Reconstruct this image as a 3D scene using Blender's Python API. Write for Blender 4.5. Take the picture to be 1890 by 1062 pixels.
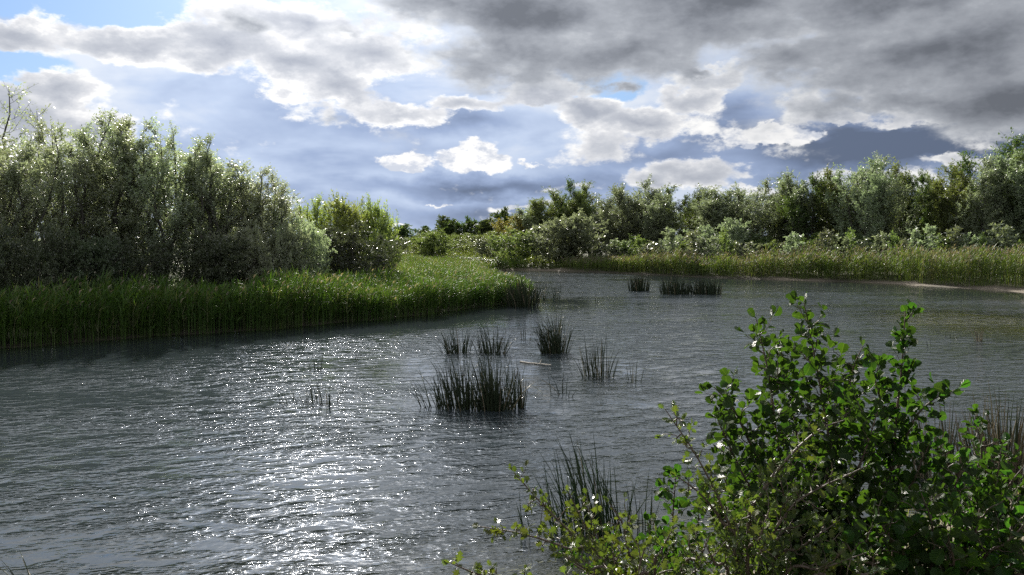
import bpy, math, random
import numpy as np
from mathutils import Vector, Matrix, Quaternion

for o in list(bpy.data.objects):
    bpy.data.objects.remove(o)
SC = bpy.context.scene
COL = SC.collection
R = math.radians

# ------------------------------------------------------------------ camera
F = 1483.0                      # focal length in photograph pixels
CAMZ = 3.0
TH = math.atan((531 - 440) / F)  # the camera looks slightly down
CT, ST = math.cos(TH), math.sin(TH)
cam = bpy.data.cameras.new('camera')
cam.sensor_width = 36
cam.lens = F / 1890 * 36
cam.clip_start = 0.05
cam.clip_end = 6000
camo = bpy.data.objects.new('camera', cam)
camo.location = (0, 0, CAMZ)
camo.rotation_euler = (math.pi / 2 - TH, 0, 0)
COL.objects.link(camo)
SC.camera = camo


def pdir(px, py):
    u = (px - 945) / F
    v = (531 - py) / F
    return Vector((u, CT + v * ST, -ST + v * CT))


def pt(px, py, d):
    """world point seen at (px, py) whose world y is d"""
    k = pdir(px, py)
    k = k * (d / k.y)
    return Vector((k.x, k.y, k.z + CAMZ))


def px_x(px, d, z=0.0):
    return (px - 945) / F * (d * CT + (CAMZ - z) * ST)


# ------------------------------------------------------------------ sun and sky
SUN_AZ, SUN_EL = R(-14.0), R(28.0)
SUN = Vector((math.sin(SUN_AZ) * math.cos(SUN_EL), math.cos(SUN_AZ) * math.cos(SUN_EL), math.sin(SUN_EL)))
sl = bpy.data.lights.new('sun', 'SUN')
sl.energy = 4.2
sl.angle = R(0.5)
sl.color = (1.0, 0.95, 0.86)
so = bpy.data.objects.new('sun', sl)
so.rotation_euler = SUN.to_track_quat('Z', 'Y').to_euler()
so.location = SUN * 50
COL.objects.link(so)

SC.view_settings.view_transform = 'Standard'
SC.view_settings.look = 'None'
SC.view_settings.gamma = 1
SC.view_settings.exposure = 1.38
SKY_LEVEL = 0.43                # cloud brightness, set against that exposure
SC.view_settings.use_curve_mapping = False
SC.render.engine = 'CYCLES'
cy = SC.cycles
cy.max_bounces = 6
cy.diffuse_bounces = 3
cy.glossy_bounces = 3
cy.transmission_bounces = 3
cy.transparent_max_bounces = 8
cy.caustics_reflective = False
cy.caustics_refractive = False
cy.sample_clamp_indirect = 3
cy.use_denoising = False
cy.use_adaptive_sampling = False

world = bpy.data.worlds.new('World')
SC.world = world
world.use_nodes = True
world.cycles.sampling_method = 'MANUAL'
world.cycles.sample_map_resolution = 512


class NB:
    """small helper for building node trees"""

    def __init__(s, tree):
        s.t = tree
        s.n = tree.nodes
        s.l = tree.links

    def put(s, sock, v):
        if v is None:
            return
        if isinstance(v, bpy.types.NodeSocket):
            s.l.new(v, sock)
        else:
            if hasattr(sock.default_value, '__len__') and not hasattr(v, '__len__'):
                v = [v] * len(sock.default_value)
            if hasattr(sock.default_value, '__len__') and len(sock.default_value) == 4 and len(v) == 3:
                v = tuple(v) + (1.0,)
            sock.default_value = v

    def m(s, op, a, b=None, c=None, clamp=False):
        n = s.n.new('ShaderNodeMath')
        n.operation = op
        n.use_clamp = clamp
        for i, v in enumerate((a, b, c)):
            s.put(n.inputs[i], v)
        return n.outputs[0]

    def v(s, op, a, b=None, c=None, scale=None):
        n = s.n.new('ShaderNodeVectorMath')
        n.operation = op
        s.put(n.inputs[0], a)
        s.put(n.inputs[1], b)
        s.put(n.inputs[2], c)
        if scale is not None:
            s.put(n.inputs['Scale'], scale)
        return n.outputs['Value'] if op in ('DOT_PRODUCT', 'LENGTH', 'DISTANCE') else n.outputs[0]

    def mix(s, f, a, b, mode='MIX'):
        n = s.n.new('ShaderNodeMix')
        n.data_type = 'RGBA'
        n.blend_type = mode
        n.clamp_factor = True
        s.put(n.inputs[0], f)
        s.put(n.inputs[6], a)
        s.put(n.inputs[7], b)
        return n.outputs[2]

    def noise(s, vec, scale, detail=4, rough=0.5, dist=0.0, dim='3D', lac=2.0):
        n = s.n.new('ShaderNodeTexNoise')
        n.noise_dimensions = dim
        s.put(n.inputs['Vector'], vec)
        n.inputs['Scale'].default_value = scale
        n.inputs['Detail'].default_value = detail
        n.inputs['Roughness'].default_value = rough
        n.inputs['Lacunarity'].default_value = lac
        n.inputs['Distortion'].default_value = dist
        return n

    def mapr(s, v, a, b, c=0.0, d=1.0, smooth=False):
        n = s.n.new('ShaderNodeMapRange')
        n.interpolation_type = 'SMOOTHSTEP' if smooth else 'LINEAR'
        s.put(n.inputs[0], v)
        for i, x in enumerate((a, b, c, d)):
            s.put(n.inputs[i + 1], x)
        return n.outputs[0]

    def ramp(s, v, stops, interp='LINEAR'):
        n = s.n.new('ShaderNodeValToRGB')
        cr = n.color_ramp
        cr.interpolation = interp
        while len(cr.elements) < len(stops):
            cr.elements.new(0.5)
        for e, (p, c) in zip(cr.elements, stops):
            e.position = p
            e.color = tuple(c) + (1.0,) if len(c) == 3 else c
        s.put(n.inputs[0], v)
        return n

    def attr(s, name):
        n = s.n.new('ShaderNodeAttribute')
        n.attribute_name = name
        return n


def build_sky():
    nt = world.node_tree
    nt.nodes.clear()
    N = NB(nt)
    out = nt.nodes.new('ShaderNodeOutputWorld')
    sky = nt.nodes.new('ShaderNodeTexSky')
    sky.sky_type = 'NISHITA'
    sky.sun_disc = False
    sky.sun_elevation = SUN_EL
    sky.sun_rotation = SUN_AZ
    sky.air_density = 1.0
    sky.dust_density = 0.3
    sky.ozone_density = 1.5
    SKY_STRENGTH = 0.06
    tc = nt.nodes.new('ShaderNodeTexCoord')
    D = N.v('NORMALIZE', tc.outputs['Generated'])
    sep = nt.nodes.new('ShaderNodeSeparateXYZ')
    nt.links.new(D, sep.inputs[0])
    x, y, z = sep.outputs
    az = N.m('ARCTAN2', x, y)
    el = N.m('ARCSINE', z)
    comb = nt.nodes.new('ShaderNodeCombineXYZ')
    nt.links.new(az, comb.inputs[0])
    nt.links.new(el, comb.inputs[1])
    P0 = comb.outputs[0]                       # (azimuth, elevation) in radians
    Q = N.v('MULTIPLY', D, (1.0, 1.0, 1.9))    # noise space, clouds flattened

    # billowing warp of the outlines
    w1 = N.noise(Q, 6.0, 4, 0.5)
    w2 = N.noise(Q, 22.0, 5, 0.62)
    wa = N.v('SUBTRACT', w1.outputs['Color'], (0.5, 0.5, 0.5))
    wb = N.v('SUBTRACT', w2.outputs['Color'], (0.5, 0.5, 0.5))

    def warp(ax, ay, bx, by):
        return N.v('ADD', P0, N.v('ADD', N.v('MULTIPLY', wa, (ax, ay, 0)), N.v('MULTIPLY', wb, (bx, by, 0))))
    Pc = warp(0.13, 0.07, 0.05, 0.04)
    Ps = warp(0.12, 0.055, 0.04, 0.028)
    Pf = warp(0.03, 0.018, 0.045, 0.035)

    def blobs(P, lst, soft=0.12):
        acc = None
        for b in lst:
            px, py, rx, ry, w = b[:5]
            rot = b[5] if len(b) > 5 else 0.0
            d = pdir(px, py).normalized()
            a0 = math.atan2(d.x, d.y)
            e0 = math.asin(d.z)
            mp = nt.nodes.new('ShaderNodeMapping')
            mp.vector_type = 'TEXTURE'
            mp.inputs['Location'].default_value = (a0, e0, 0)
            mp.inputs['Rotation'].default_value = (0, 0, R(rot))
            mp.inputs['Scale'].default_value = (rx / F, ry / F, 1)
            nt.links.new(P, mp.inputs[0])
            g = nt.nodes.new('ShaderNodeTexGradient')
            g.gradient_type = 'SPHERICAL'
            nt.links.new(mp.outputs[0], g.inputs[0])
            v = N.m('MULTIPLY', g.outputs['Fac'], w)
            acc = v if acc is None else N.m('SMOOTH_MAX', acc, v, soft)
        return acc

    Q2 = N.v('ADD', Q, (3.1, 7.7, 1.3))
    fb1 = N.m('SUBTRACT', N.noise(Q, 4.3, 5, 0.58).outputs['Fac'], 0.5)
    fb2 = N.m('SUBTRACT', N.noise(Q2, 9.5, 6, 0.63).outputs['Fac'], 0.5)
    fb3 = N.m('SUBTRACT', N.noise(N.v('MULTIPLY', Q2, (1, 1, 1.6)), 5.5, 4, 0.55, 0.3).outputs['Fac'], 0.5)
    # light and shade inside the clouds: density compared with the density a little nearer the sun
    L3 = (SUN.x * 0.015, SUN.y * 0.015, SUN.z * 0.035)
    fb2s = N.m('SUBTRACT', N.noise(N.v('ADD', Q2, L3), 9.5, 6, 0.63).outputs['Fac'], 0.5)
    relief = N.m('SUBTRACT', fb2s, fb2)        # positive: more cloud between here and the sun

    sdot = N.v('DOT_PRODUCT', D, tuple(SUN))
    sang = N.m('ARCCOSINE', N.m('MINIMUM', sdot, 0.99999))
    glow = N.m('EXPONENT', N.m('MULTIPLY', sang, -3.4))       # forward scattering round the sun
    inframe = N.mapr(N.m('ABSOLUTE', az), 0.75, 1.2, 1.0, 0.0, True)

    # ---- clear sky
    clear = N.v('ADD', N.v('SCALE', sky.outputs[0], scale=SKY_STRENGTH), (0.03, 0.13, 0.34))
    # ---- far shaded deck, blue grey
    hole = blobs(Ps, [(-40, 105, 190, 75, 1.3, -20), (170, -4, 210, 50, 1.4), (1115, 163, 85, 36, 1.5)])
    dark = blobs(Ps, [(1650, 270, 560, 85, 1.0), (880, 347, 430, 42, .95), (860, 220, 340, 50, .55), (1330, 215, 190, 55, .55),
                      (1830, 215, 300, 70, .8), (350, 170, 320, 60, .30), (620, 300, 320, 80, .34), (1040, 330, 220, 45, .4), (1250, 290, 260, 60, .55), (900, 395, 420, 50, .8), (380, 300, 300, 110, .36)])
    dk = N.m('ADD', N.m('MULTIPLY_ADD', fb3, 1.3, 0.12), dark)
    dk = N.m('ADD', dk, N.m('MULTIPLY', fb2, 0.25))
    dk = N.m('ADD', dk, N.m('MULTIPLY_ADD', az, 0.22, 0.06))
    deck = N.ramp(dk, [(0.0, (0.74, 0.80, 0.90)), (0.25, (0.53, 0.63, 0.82)), (0.55, (0.34, 0.43, 0.63)), (0.85, (0.20, 0.26, 0.40)), (1.0, (0.14, 0.18, 0.27))]).outputs[0]
    holem = N.mapr(N.m('ADD', hole, N.m('MULTIPLY', fb2, 1.0)), 0.15, 0.42, 0.0, 1.0, True)
    col = N.mix(holem, deck, clear)
    # thin brightness low on the horizon
    low = N.m('MULTIPLY', N.mapr(el, -0.02, 0.08, 0.26, 0.0, True), N.mapr(fb3, -0.12, 0.1, 0.2, 1.0))
    col = N.mix(low, col, (0.60, 0.65, 0.76))

    # ---- sunlit broken cumulus
    W = blobs(Pc, [
        (30, 62, 170, 40, .85), (220, 80, 220, 46, .95), (400, 96, 200, 60, 1.), (540, 130, 170, 52, 1.), (640, 164, 140, 46, 1., -14),
        (720, 200, 150, 36, .9), (860, 180, 160, 32, .9), (1000, 172, 160, 34, .9), 
        (110, 172, 105, 50, 1.), (30, 215, 160, 74, 1.), (150, 240, 85, 50, 1.),
        (370, 104, 60, 22, .7), (1085, 208, 110, 40, 1.), (1190, 225, 140, 46, 1.),
        (1245, 185, 110, 42, .85), (1290, 150, 120, 34, .8), (1100, 270, 200, 60, .5), (1270, 330, 130, 48, 1.), (1200, 345, 90, 40, .9), (1350, 352, 110, 20, .7),
        (1520, 115, 90, 56, .8), (1610, 160, 100, 48, .95), (1580, 217, 90, 22, .9), (1710, 217, 150, 22, .9), (1500, 195, 70, 55, .6),
        (1000, 384, 90, 18, .8), (1050, 352, 120, 28, .6), (1780, 303, 110, 20, .75), (1650, 335, 240, 24, .5),
        (600, 205, 100, 40, .55), (560, 40, 280, 60, .9), (700, 110, 260, 70, .8)])
    base = N.mapr(inframe, 0, 1, 0.42, 0.0)
    above = N.mapr(el, 0.30, 0.42, 0.0, 0.40, True)
    W = N.m('MAXIMUM', N.m('MAXIMUM', W, base), above)
    T = N.m('ADD', W, N.m('ADD', N.m('MULTIPLY', fb2, 1.65), N.m('MULTIPLY', fb1, 0.55)))
    Ts = N.m('ADD', T, N.m('MULTIPLY', relief, 1.5))
    wcol = N.ramp(Ts, [(0.0, (1.0, 1.0, 1.0)), (0.34, (1.02, 1.015, 1.0)), (0.46, (0.77, 0.78, 0.81)), (0.66, (0.57, 0.595, 0.65)), (1.0, (0.40, 0.43, 0.50))]).outputs[0]
    wal = N.mapr(T, 0.22, 0.46, 0.0, 1.0, True)
    col = N.mix(wal, col, wcol)
    small = blobs(Pf, [(750, 299, 66, 24, 1.25), (880, 294, 90, 32, 1.4), (885, 278, 56, 28, 1.1), (972, 297, 40, 10, .8), (1432, 250, 120, 24, 1.3), (1418, 243, 50, 20, 1.1), (1500, 246, 32, 18, 1.1),
                       (810, 376, 60, 4, .75), (740, 420, 60, 6, .9), (880, 418, 60, 5, .7)])
    sm = N.m('ADD', small, N.m('MULTIPLY', fb2, 1.6))
    sal = N.mapr(sm, 0.30, 0.52, 0.0, 1.0, True)
    scol = N.mix(N.mapr(relief, -0.02, 0.07), (1.02, 1.01, 1.0), (0.62, 0.66, 0.75))
    col = N.mix(sal, col, scol)

    # ---- grey cloud base overhead
    G = blobs(Ps, [
        (1000, 25, 460, 100, .9), (820, 5, 320, 75, .8), (655, 62, 140, 40, .62), (470, 52, 110, 34, .62), (1330, 10, 560, 120, .95),
        (1740, 90, 450, 140, 1.0), (1890, 175, 320, 80, .95), (1170, 100, 330, 95, .8), (1450, 115, 320, 95, .8), (1660, 188, 260, 40, .75), (1700, 10, 560, 100, 1.),
        (1155, 165, 50, 26, .75), (1260, 140, 80, 18, .7), (950, 100, 360, 95, .85), (1380, 60, 300, 100, .9), (780, 95, 140, 60, .5), (1000, -110, 900, 130, .9), (1750, -80, 900, 150, 1.), (600, 215, 90, 24, .5)])
    side = N.mapr(inframe, 0, 1, 0.36, 0.0)
    over = N.m('MULTIPLY', N.mapr(el, 0.30, 0.42, 0.0, 0.24, True), N.mapr(az, -0.15, 0.6, 0.2, 1.0, True))
    G = N.m('MAXIMUM', N.m('MAXIMUM', G, side), over)
    g = N.m('ADD', G, N.m('ADD', N.m('MULTIPLY', fb1, 1.3), N.m('MULTIPLY', fb2, 0.75)))
    g = N.m('ADD', g, N.m('MULTIPLY', fb3, 0.6))
    gcol = N.ramp(N.m('ADD', g, N.m('MULTIPLY', relief, 1.1)), [(0.1, (0.85, 0.865, 0.89)), (0.34, (0.61, 0.635, 0.675)), (0.55, (0.40, 0.425, 0.47)), (0.8, (0.26, 0.28, 0.32)), (1.0, (0.165, 0.18, 0.21))]).outputs[0]
    gal = N.mapr(g, 0.22, 0.55, 0.0, 1.0, True)
    col = N.mix(gal, col, gcol)

    k = N.m('MULTIPLY_ADD', N.m('EXPONENT', N.m('MULTIPLY', sang, -1.5)), 0.72, 0.58)
    k = N.m('ADD', k, N.mapr(sang, 1.3, 2.3, 0.0, 0.45, True))   # clouds opposite the sun are lit from the front
    k = N.m('ADD', k, N.m('MULTIPLY', N.m('EXPONENT', N.m('MULTIPLY', sang, -24.0)), 24.0))
    k = N.m('MULTIPLY', k, SKY_LEVEL)
    col = N.v('SCALE', col, scale=k)
    bg = nt.nodes.new('ShaderNodeBackground')
    nt.links.new(col, bg.inputs[0])
    bg.inputs[1].default_value = 1.0
    nt.links.new(bg.outputs[0], out.inputs[0])


build_sky()


# ------------------------------------------------------------------ mesh helpers
def tag(o, label=None, cat=None, group=None, kind=None):
    if label: o['label'] = label
    if cat: o['category'] = cat
    if group: o['group'] = group
    if kind: o['kind'] = kind
    return o


def link(name, data, parent=None):
    o = bpy.data.objects.new(name, data)
    COL.objects.link(o)
    if parent is not None:
        o.parent = parent
    return o


def empty(name, loc, label, cat, group=None, rz=0.0):
    o = link(name, None)
    o.empty_display_size = 0.2
    o.location = loc
    o.rotation_euler = (0, 0, rz)
    return tag(o, label, cat, group)


def mesh_np(name, verts, faces, mats, matidx=None, smooth=False, uv=None, attrs=None):
    """verts (n,3); faces (m,4) or (m,3) int array, or a list of such arrays"""
    me = bpy.data.meshes.new(name)
    if not isinstance(faces, (list, tuple)):
        faces = [faces]
    faces = [np.asarray(f, dtype=np.int32) for f in faces if len(f)]
    verts = np.asarray(verts, dtype=np.float32)
    me.vertices.add(len(verts))
    me.vertices.foreach_set('co', verts.ravel())
    loops = np.concatenate([f.ravel() for f in faces])
    tot = np.concatenate([np.full(len(f), f.shape[1], dtype=np.int32) for f in faces])
    start = np.concatenate([[0], np.cumsum(tot)[:-1]]).astype(np.int32)
    me.loops.add(len(loops))
    me.loops.foreach_set('vertex_index', loops)
    me.polygons.add(len(tot))
    me.polygons.foreach_set('loop_start', start)
    me.polygons.foreach_set('loop_total', tot)
    if matidx is not None:
        me.polygons.foreach_set('material_index', np.asarray(matidx, dtype=np.int32))
    me.polygons.foreach_set('use_smooth', np.full(len(tot), bool(smooth)))
    for m in (mats if isinstance(mats, (list, tuple)) else [mats]):
        me.materials.append(m)
    if uv is not None:
        l = me.uv_layers.new(name='UVMap')
        l.data.foreach_set('uv', np.asarray(uv, dtype=np.float32)[loops].ravel())
    if attrs:
        for k, v in attrs.items():
            a = me.attributes.new(k, 'FLOAT', 'POINT')
            a.data.foreach_set('value', np.asarray(v, dtype=np.float32))
    me.update(calc_edges=True)
    return me


def norm(a):
    return a / np.maximum(np.linalg.norm(a, axis=-1, keepdims=True), 1e-9)


def perp(t, rng=None):
    ref = np.zeros_like(t)
    ref[..., 2] = 1
    bad = np.abs(norm(t)[..., 2]) > 0.9
    ref[bad] = (1, 0, 0)
    if rng is not None:
        ref = ref + rng.normal(0, 0.6, t.shape)
    return norm(np.cross(t, ref))


def tubes(P, Rd, sides=4):
    """P (n,k,3) centre lines, Rd (n,k) radii -> verts, quads"""
    n, k, _ = P.shape
    T = norm(np.gradient(P, axis=1))
    a = perp(T)
    b = np.cross(T, a)
    ang = np.arange(sides) * 2 * np.pi / sides
    V = P[:, :, None, :] + Rd[:, :, None, None] * (a[:, :, None, :] * np.cos(ang)[None, None, :, None] + b[:, :, None, :] * np.sin(ang)[None, None, :, None])
    idx = np.arange(n * k * sides).reshape(n, k, sides)
    q = np.stack([idx[:, :-1, :], np.roll(idx, -1, 2)[:, :-1, :], np.roll(idx, -1, 2)[:, 1:, :], idx[:, 1:, :]], -1)
    return V.reshape(-1, 3), q.reshape(-1, 4)


def ribbons(P, Wd, side):
    """P (n,k,3), Wd (n,k) half widths, side (n,3)"""
    n, k, _ = P.shape
    s = side[:, None, :] * Wd[:, :, None]
    V = np.stack([P - s, P + s], 2)
    idx = np.arange(n * k * 2).reshape(n, k, 2)
    q = np.stack([idx[:, :-1, 0], idx[:, :-1, 1], idx[:, 1:, 1], idx[:, 1:, 0]], -1)
    return V.reshape(-1, 3), q.reshape(-1, 4)


def leaf_quads(pos, axis, nrm, L, W):
    """diamond leaves: pos (n,3) base, axis, nrm unit, L, W (n,)"""
    n = len(pos)
    s = norm(np.cross(axis, nrm))
    L = L[:, None]
    W = W[:, None]
    V = np.stack([pos, pos + axis * L * 0.45 + s * W, pos + axis * L, pos + axis * L * 0.45 - s * W], 1)
    return V.reshape(-1, 3), np.arange(n * 4).reshape(n, 4)


def join(parts):
    """[(V, F), ...] -> V, F list"""
    vs, fs, o = [], [], 0
    for v, f in parts:
        vs.append(v)
        fs.append(f + o)
        o += len(v)
    return np.concatenate(vs), fs


# ------------------------------------------------------------------ materials
def newmat(name):
    m = bpy.data.materials.new(name)
    m.use_nodes = True
    m.node_tree.nodes.clear()
    N = NB(m.node_tree)
    out = m.node_tree.nodes.new('ShaderNodeOutputMaterial')
    return m, N, out


def leaf_mat(name, c1, c2, trans=0.4, gloss=0.10, rough=0.35, tcol=None, wash=0.0, scale=0.35, broad=False):
    """foliage: diffuse + light coming through + waxy reflection, colour varying from leaf to leaf and clump to clump"""
    m, N, out = newmat(name)
    nt = m.node_tree
    geo = nt.nodes.new('ShaderNodeNewGeometry')
    oi = nt.nodes.new('ShaderNodeObjectInfo')
    r = N.m('FRACT', N.m('ADD', geo.outputs['Random Per Island'], N.m('MULTIPLY', oi.outputs['Random'], 3.7)))
    ns = N.noise(geo.outputs['Position'], scale, 3, 0.6).outputs['Fac']
    f = N.m('ADD', N.m('MULTIPLY', r, 0.65), N.m('MULTIPLY_ADD', ns, 1.4, -0.5), clamp=True)
    base = N.mix(f, c1, c2)
    hv = nt.nodes.new('ShaderNodeHueSaturation')
    nt.links.new(base, hv.inputs['Color'])
    nt.links.new(N.m('MULTIPLY_ADD', oi.outputs['Random'], 0.05, 0.475), hv.inputs['Hue'])
    nt.links.new(N.m('MULTIPLY_ADD', oi.outputs['Random'], 0.4, 0.8), hv.inputs['Value'])
    base = hv.outputs[0]
    bumpn = None
    if broad:
        uvn = nt.nodes.new('ShaderNodeUVMap')
        sp = nt.nodes.new('ShaderNodeSeparateXYZ')
        nt.links.new(uvn.outputs[0], sp.inputs[0])
        ax = N.m('ABSOLUTE', sp.outputs[0])
        vein = N.m('SINE', N.m('MULTIPLY', N.m('SUBTRACT', sp.outputs[1], N.m('MULTIPLY', ax, 0.75)), 52.0))
        mid = N.mapr(ax, 0.0, 0.03, 1.0, 0.0)
        base = N.mix(N.m('ADD', N.m('MULTIPLY', N.mapr(vein, 0.86, 1.0), 0.22), N.m('MULTIPLY', mid, 0.4)), base, N.mix(0.5, base, (0.25, 0.32, 0.08)))
        bump = nt.nodes.new('ShaderNodeBump')
        bump.inputs['Strength'].default_value = 0.5
        bump.inputs['Distance'].default_value = 0.003
        nt.links.new(vein, bump.inputs['Height'])
        bumpn = bump.outputs[0]
    dif = nt.nodes.new('ShaderNodeBsdfDiffuse')
    nt.links.new(base, dif.inputs[0])
    tr = nt.nodes.new('ShaderNodeBsdfTranslucent')
    tc = N.mix(1.0, base, tcol or (1.5, 1.5, 0.7), 'MULTIPLY')
    nt.links.new(tc, tr.inputs[0])
    mx = nt.nodes.new('ShaderNodeMixShader')
    mx.inputs[0].default_value = trans
    nt.links.new(dif.outputs[0], mx.inputs[1])
    nt.links.new(tr.outputs[0], mx.inputs[2])
    gl = nt.nodes.new('ShaderNodeBsdfGlossy')
    gl.inputs['Roughness'].default_value = rough
    gl.inputs[0].default_value = (1, 1, 1, 1)
    lw = nt.nodes.new('ShaderNodeFresnel')
    lw.inputs[0].default_value = 1.42
    if bumpn is not None:
        for nd in (dif, gl):
            nt.links.new(bumpn, nd.inputs['Normal'])
    mg = nt.nodes.new('ShaderNodeMixShader')
    nt.links.new(N.m('MULTIPLY_ADD', N.m('MINIMUM', lw.outputs[0], 0.5), gloss * 2.2, gloss * 0.18), mg.inputs[0])
    nt.links.new(mx.outputs[0], mg.inputs[1])
    nt.links.new(gl.outputs[0], mg.inputs[2])
    nt.links.new(mg.outputs[0], out.inputs[0])
    return m


def bark_mat(name, c1, c2, scale=12.0, rough=0.8):
    m, N, out = newmat(name)
    nt = m.node_tree
    tc = nt.nodes.new('ShaderNodeTexCoord')
    v = N.v('MULTIPLY', tc.outputs['Object'], (1, 1, 0.25))
    ns = N.noise(v, scale, 5, 0.65)
    p = nt.nodes.new('ShaderNodeBsdfPrincipled')
    nt.links.new(N.mix(N.mapr(ns.outputs[0], 0.3, 0.7), c1, c2), p.inputs['Base Color'])
    p.inputs['Roughness'].default_value = rough
    b = nt.nodes.new('ShaderNodeBump')
    b.inputs['Strength'].default_value = 0.6
    b.inputs['Distance'].default_value = 0.01
    nt.links.new(ns.outputs[0], b.inputs['Height'])
    nt.links.new(b.outputs[0], p.inputs['Normal'])
    nt.links.new(p.outputs[0], out.inputs[0])
    return m


M = {}
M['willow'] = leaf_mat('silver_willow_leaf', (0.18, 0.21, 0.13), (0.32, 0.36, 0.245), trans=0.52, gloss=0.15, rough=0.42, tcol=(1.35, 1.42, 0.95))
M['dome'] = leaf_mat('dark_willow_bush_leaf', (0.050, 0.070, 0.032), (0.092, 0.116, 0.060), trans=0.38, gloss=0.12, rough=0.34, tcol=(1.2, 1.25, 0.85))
M['willow_green'] = leaf_mat('green_willow_leaf', (0.13, 0.165, 0.05), (0.24, 0.28, 0.10), trans=0.55, gloss=0.09, rough=0.4)
M['willow_far'] = leaf_mat('grey_green_willow_leaf', (0.13, 0.16, 0.095), (0.25, 0.285, 0.185), trans=0.5, gloss=0.09, rough=0.42, tcol=(1.22, 1.3, 0.9))
M['yellow'] = leaf_mat('yellowing_leaf', (0.15, 0.17, 0.03), (0.28, 0.26, 0.06), trans=0.45, gloss=0.05, rough=0.45)
M['dark'] = leaf_mat('dark_hedge_leaf', (0.04, 0.068, 0.022), (0.085, 0.12, 0.04), trans=0.4, gloss=0.05, rough=0.45)
M['scrub'] = leaf_mat('scrub_leaf', (0.075, 0.11, 0.042), (0.15, 0.185, 0.08), trans=0.48, gloss=0.05, rough=0.45)
M['greybush'] = leaf_mat('grey_bush_leaf', (0.10, 0.12, 0.08), (0.2, 0.225, 0.165), trans=0.3, gloss=0.10, rough=0.35)
M['alder'] = leaf_mat('alder_leaf', (0.016, 0.038, 0.010), (0.030, 0.064, 0.014), trans=0.48, gloss=0.042, rough=0.36, tcol=(1.7, 2.05, 0.55), scale=2.0, broad=True)
M['hawthorn'] = leaf_mat('hawthorn_leaf', (0.034, 0.056, 0.014), (0.085, 0.105, 0.024), trans=0.42, gloss=0.09, rough=0.32, tcol=(1.5, 1.6, 0.6), scale=2.5, broad=True)
M['reed'] = leaf_mat('green_reed_blade', (0.036, 0.070, 0.011), (0.078, 0.115, 0.020), trans=0.33, gloss=0.05, rough=0.45, scale=0.5)
M['reed_pale'] = leaf_mat('pale_green_reed_blade', (0.060, 0.100, 0.018), (0.12, 0.165, 0.038), trans=0.4, gloss=0.05, rough=0.45, scale=0.3)
M['reed_dry'] = leaf_mat('fading_reed_blade', (0.085, 0.10, 0.042), (0.16, 0.155, 0.08), trans=0.4, gloss=0.05, rough=0.45, scale=0.5)
M['plume'] = leaf_mat('brown_reed_plume', (0.15, 0.12, 0.105), (0.26, 0.215, 0.19), trans=0.4, gloss=0.03, rough=0.6)
M['grass'] = leaf_mat('meadow_grass_blade', (0.048, 0.09, 0.013), (0.10, 0.135, 0.026), trans=0.35, gloss=0.05, rough=0.45, scale=0.3)
M['rush'] = leaf_mat('dark_rush_stem', (0.018, 0.028, 0.016), (0.042, 0.056, 0.028), trans=0.15, gloss=0.07, rough=0.35)
M['rush_dry'] = leaf_mat('dry_rush_stem', (0.10, 0.085, 0.055), (0.22, 0.19, 0.13), trans=0.2, gloss=0.06, rough=0.4)
M['rush_green'] = leaf_mat('green_rush_stem', (0.016, 0.035, 0.014), (0.03, 0.06, 0.024), trans=0.15, gloss=0.08, rough=0.32)
M['bark'] = bark_mat('willow_bark', (0.035, 0.032, 0.026), (0.10, 0.09, 0.075))
M['twig'] = bark_mat('alder_twig_bark', (0.05, 0.032, 0.024), (0.13, 0.095, 0.07), 60, 0.5)
M['deadwood'] = bark_mat('bleached_wood', (0.28, 0.25, 0.2), (0.5, 0.46, 0.4), 30)

# ------------------------------------------------------------------ terrain and water
LAKE = np.array([(-40, 8), (-20, 6.3), (-9, 5.0), (-4, 5.0), (-1, 5.5), (0.6, 6.2), (1.7, 7.0), (3.2, 7.7), (4.6, 8.3), (6.0, 9.3), (9, 11.3), (14, 14), (21, 19),
                 (27, 26), (30, 34), (29.6, 40), (28.3, 44.5), (26.3, 50.5), (23, 55.8), (18.2, 58.5), (14.5, 62), (11.5, 66), (8.3, 69.5), (5, 72.5), (0.2, 75.5),
                 (-1.2, 75), (-2.5, 70), (-2.5, 61), (-0.8, 54), (0.0, 46), (0.4, 42), (0.3, 38), (-0.4, 36.3), (-2.0, 33.8), (-4.9, 29.7), (-8, 26.8),
                 (-11.6, 23.9), (-13.8, 22), (-19, 18.5), (-27, 15), (-36, 13)], dtype=float)


def wobble(x, y):
    return (np.sin(x * 0.9 + y * 0.35) + np.sin(x * 0.37 - y * 0.81 + 1.3) + 0.6 * np.sin(x * 2.3 + y * 1.7 + .5)) * 0.16


def shore(x, y):
    """signed distance to the water's edge, positive on land"""
    x = np.asarray(x, float).ravel()
    y = np.asarray(y, float).ravel()
    A = LAKE
    B = np.roll(LAKE, -1, 0)
    d2 = np.full(len(x), 1e18)
    ins = np.zeros(len(x), bool)
    for (ax, ay), (bx, by) in zip(A, B):
        ex, ey = bx - ax, by - ay
        t = np.clip(((x - ax) * ex + (y - ay) * ey) / (ex * ex + ey * ey), 0, 1)
        d2 = np.minimum(d2, (x - ax - t * ex) ** 2 + (y - ay - t * ey) ** 2)
        c = ((ay > y) != (by > y)) & (x < (bx - ax) * (y - ay) / (by - ay + 1e-12) + ax)
        ins ^= c
    d = np.sqrt(d2)
    return np.where(ins, -d, d) + wobble(x, y) * np.clip(y / 20, 0.35, 1)


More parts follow.
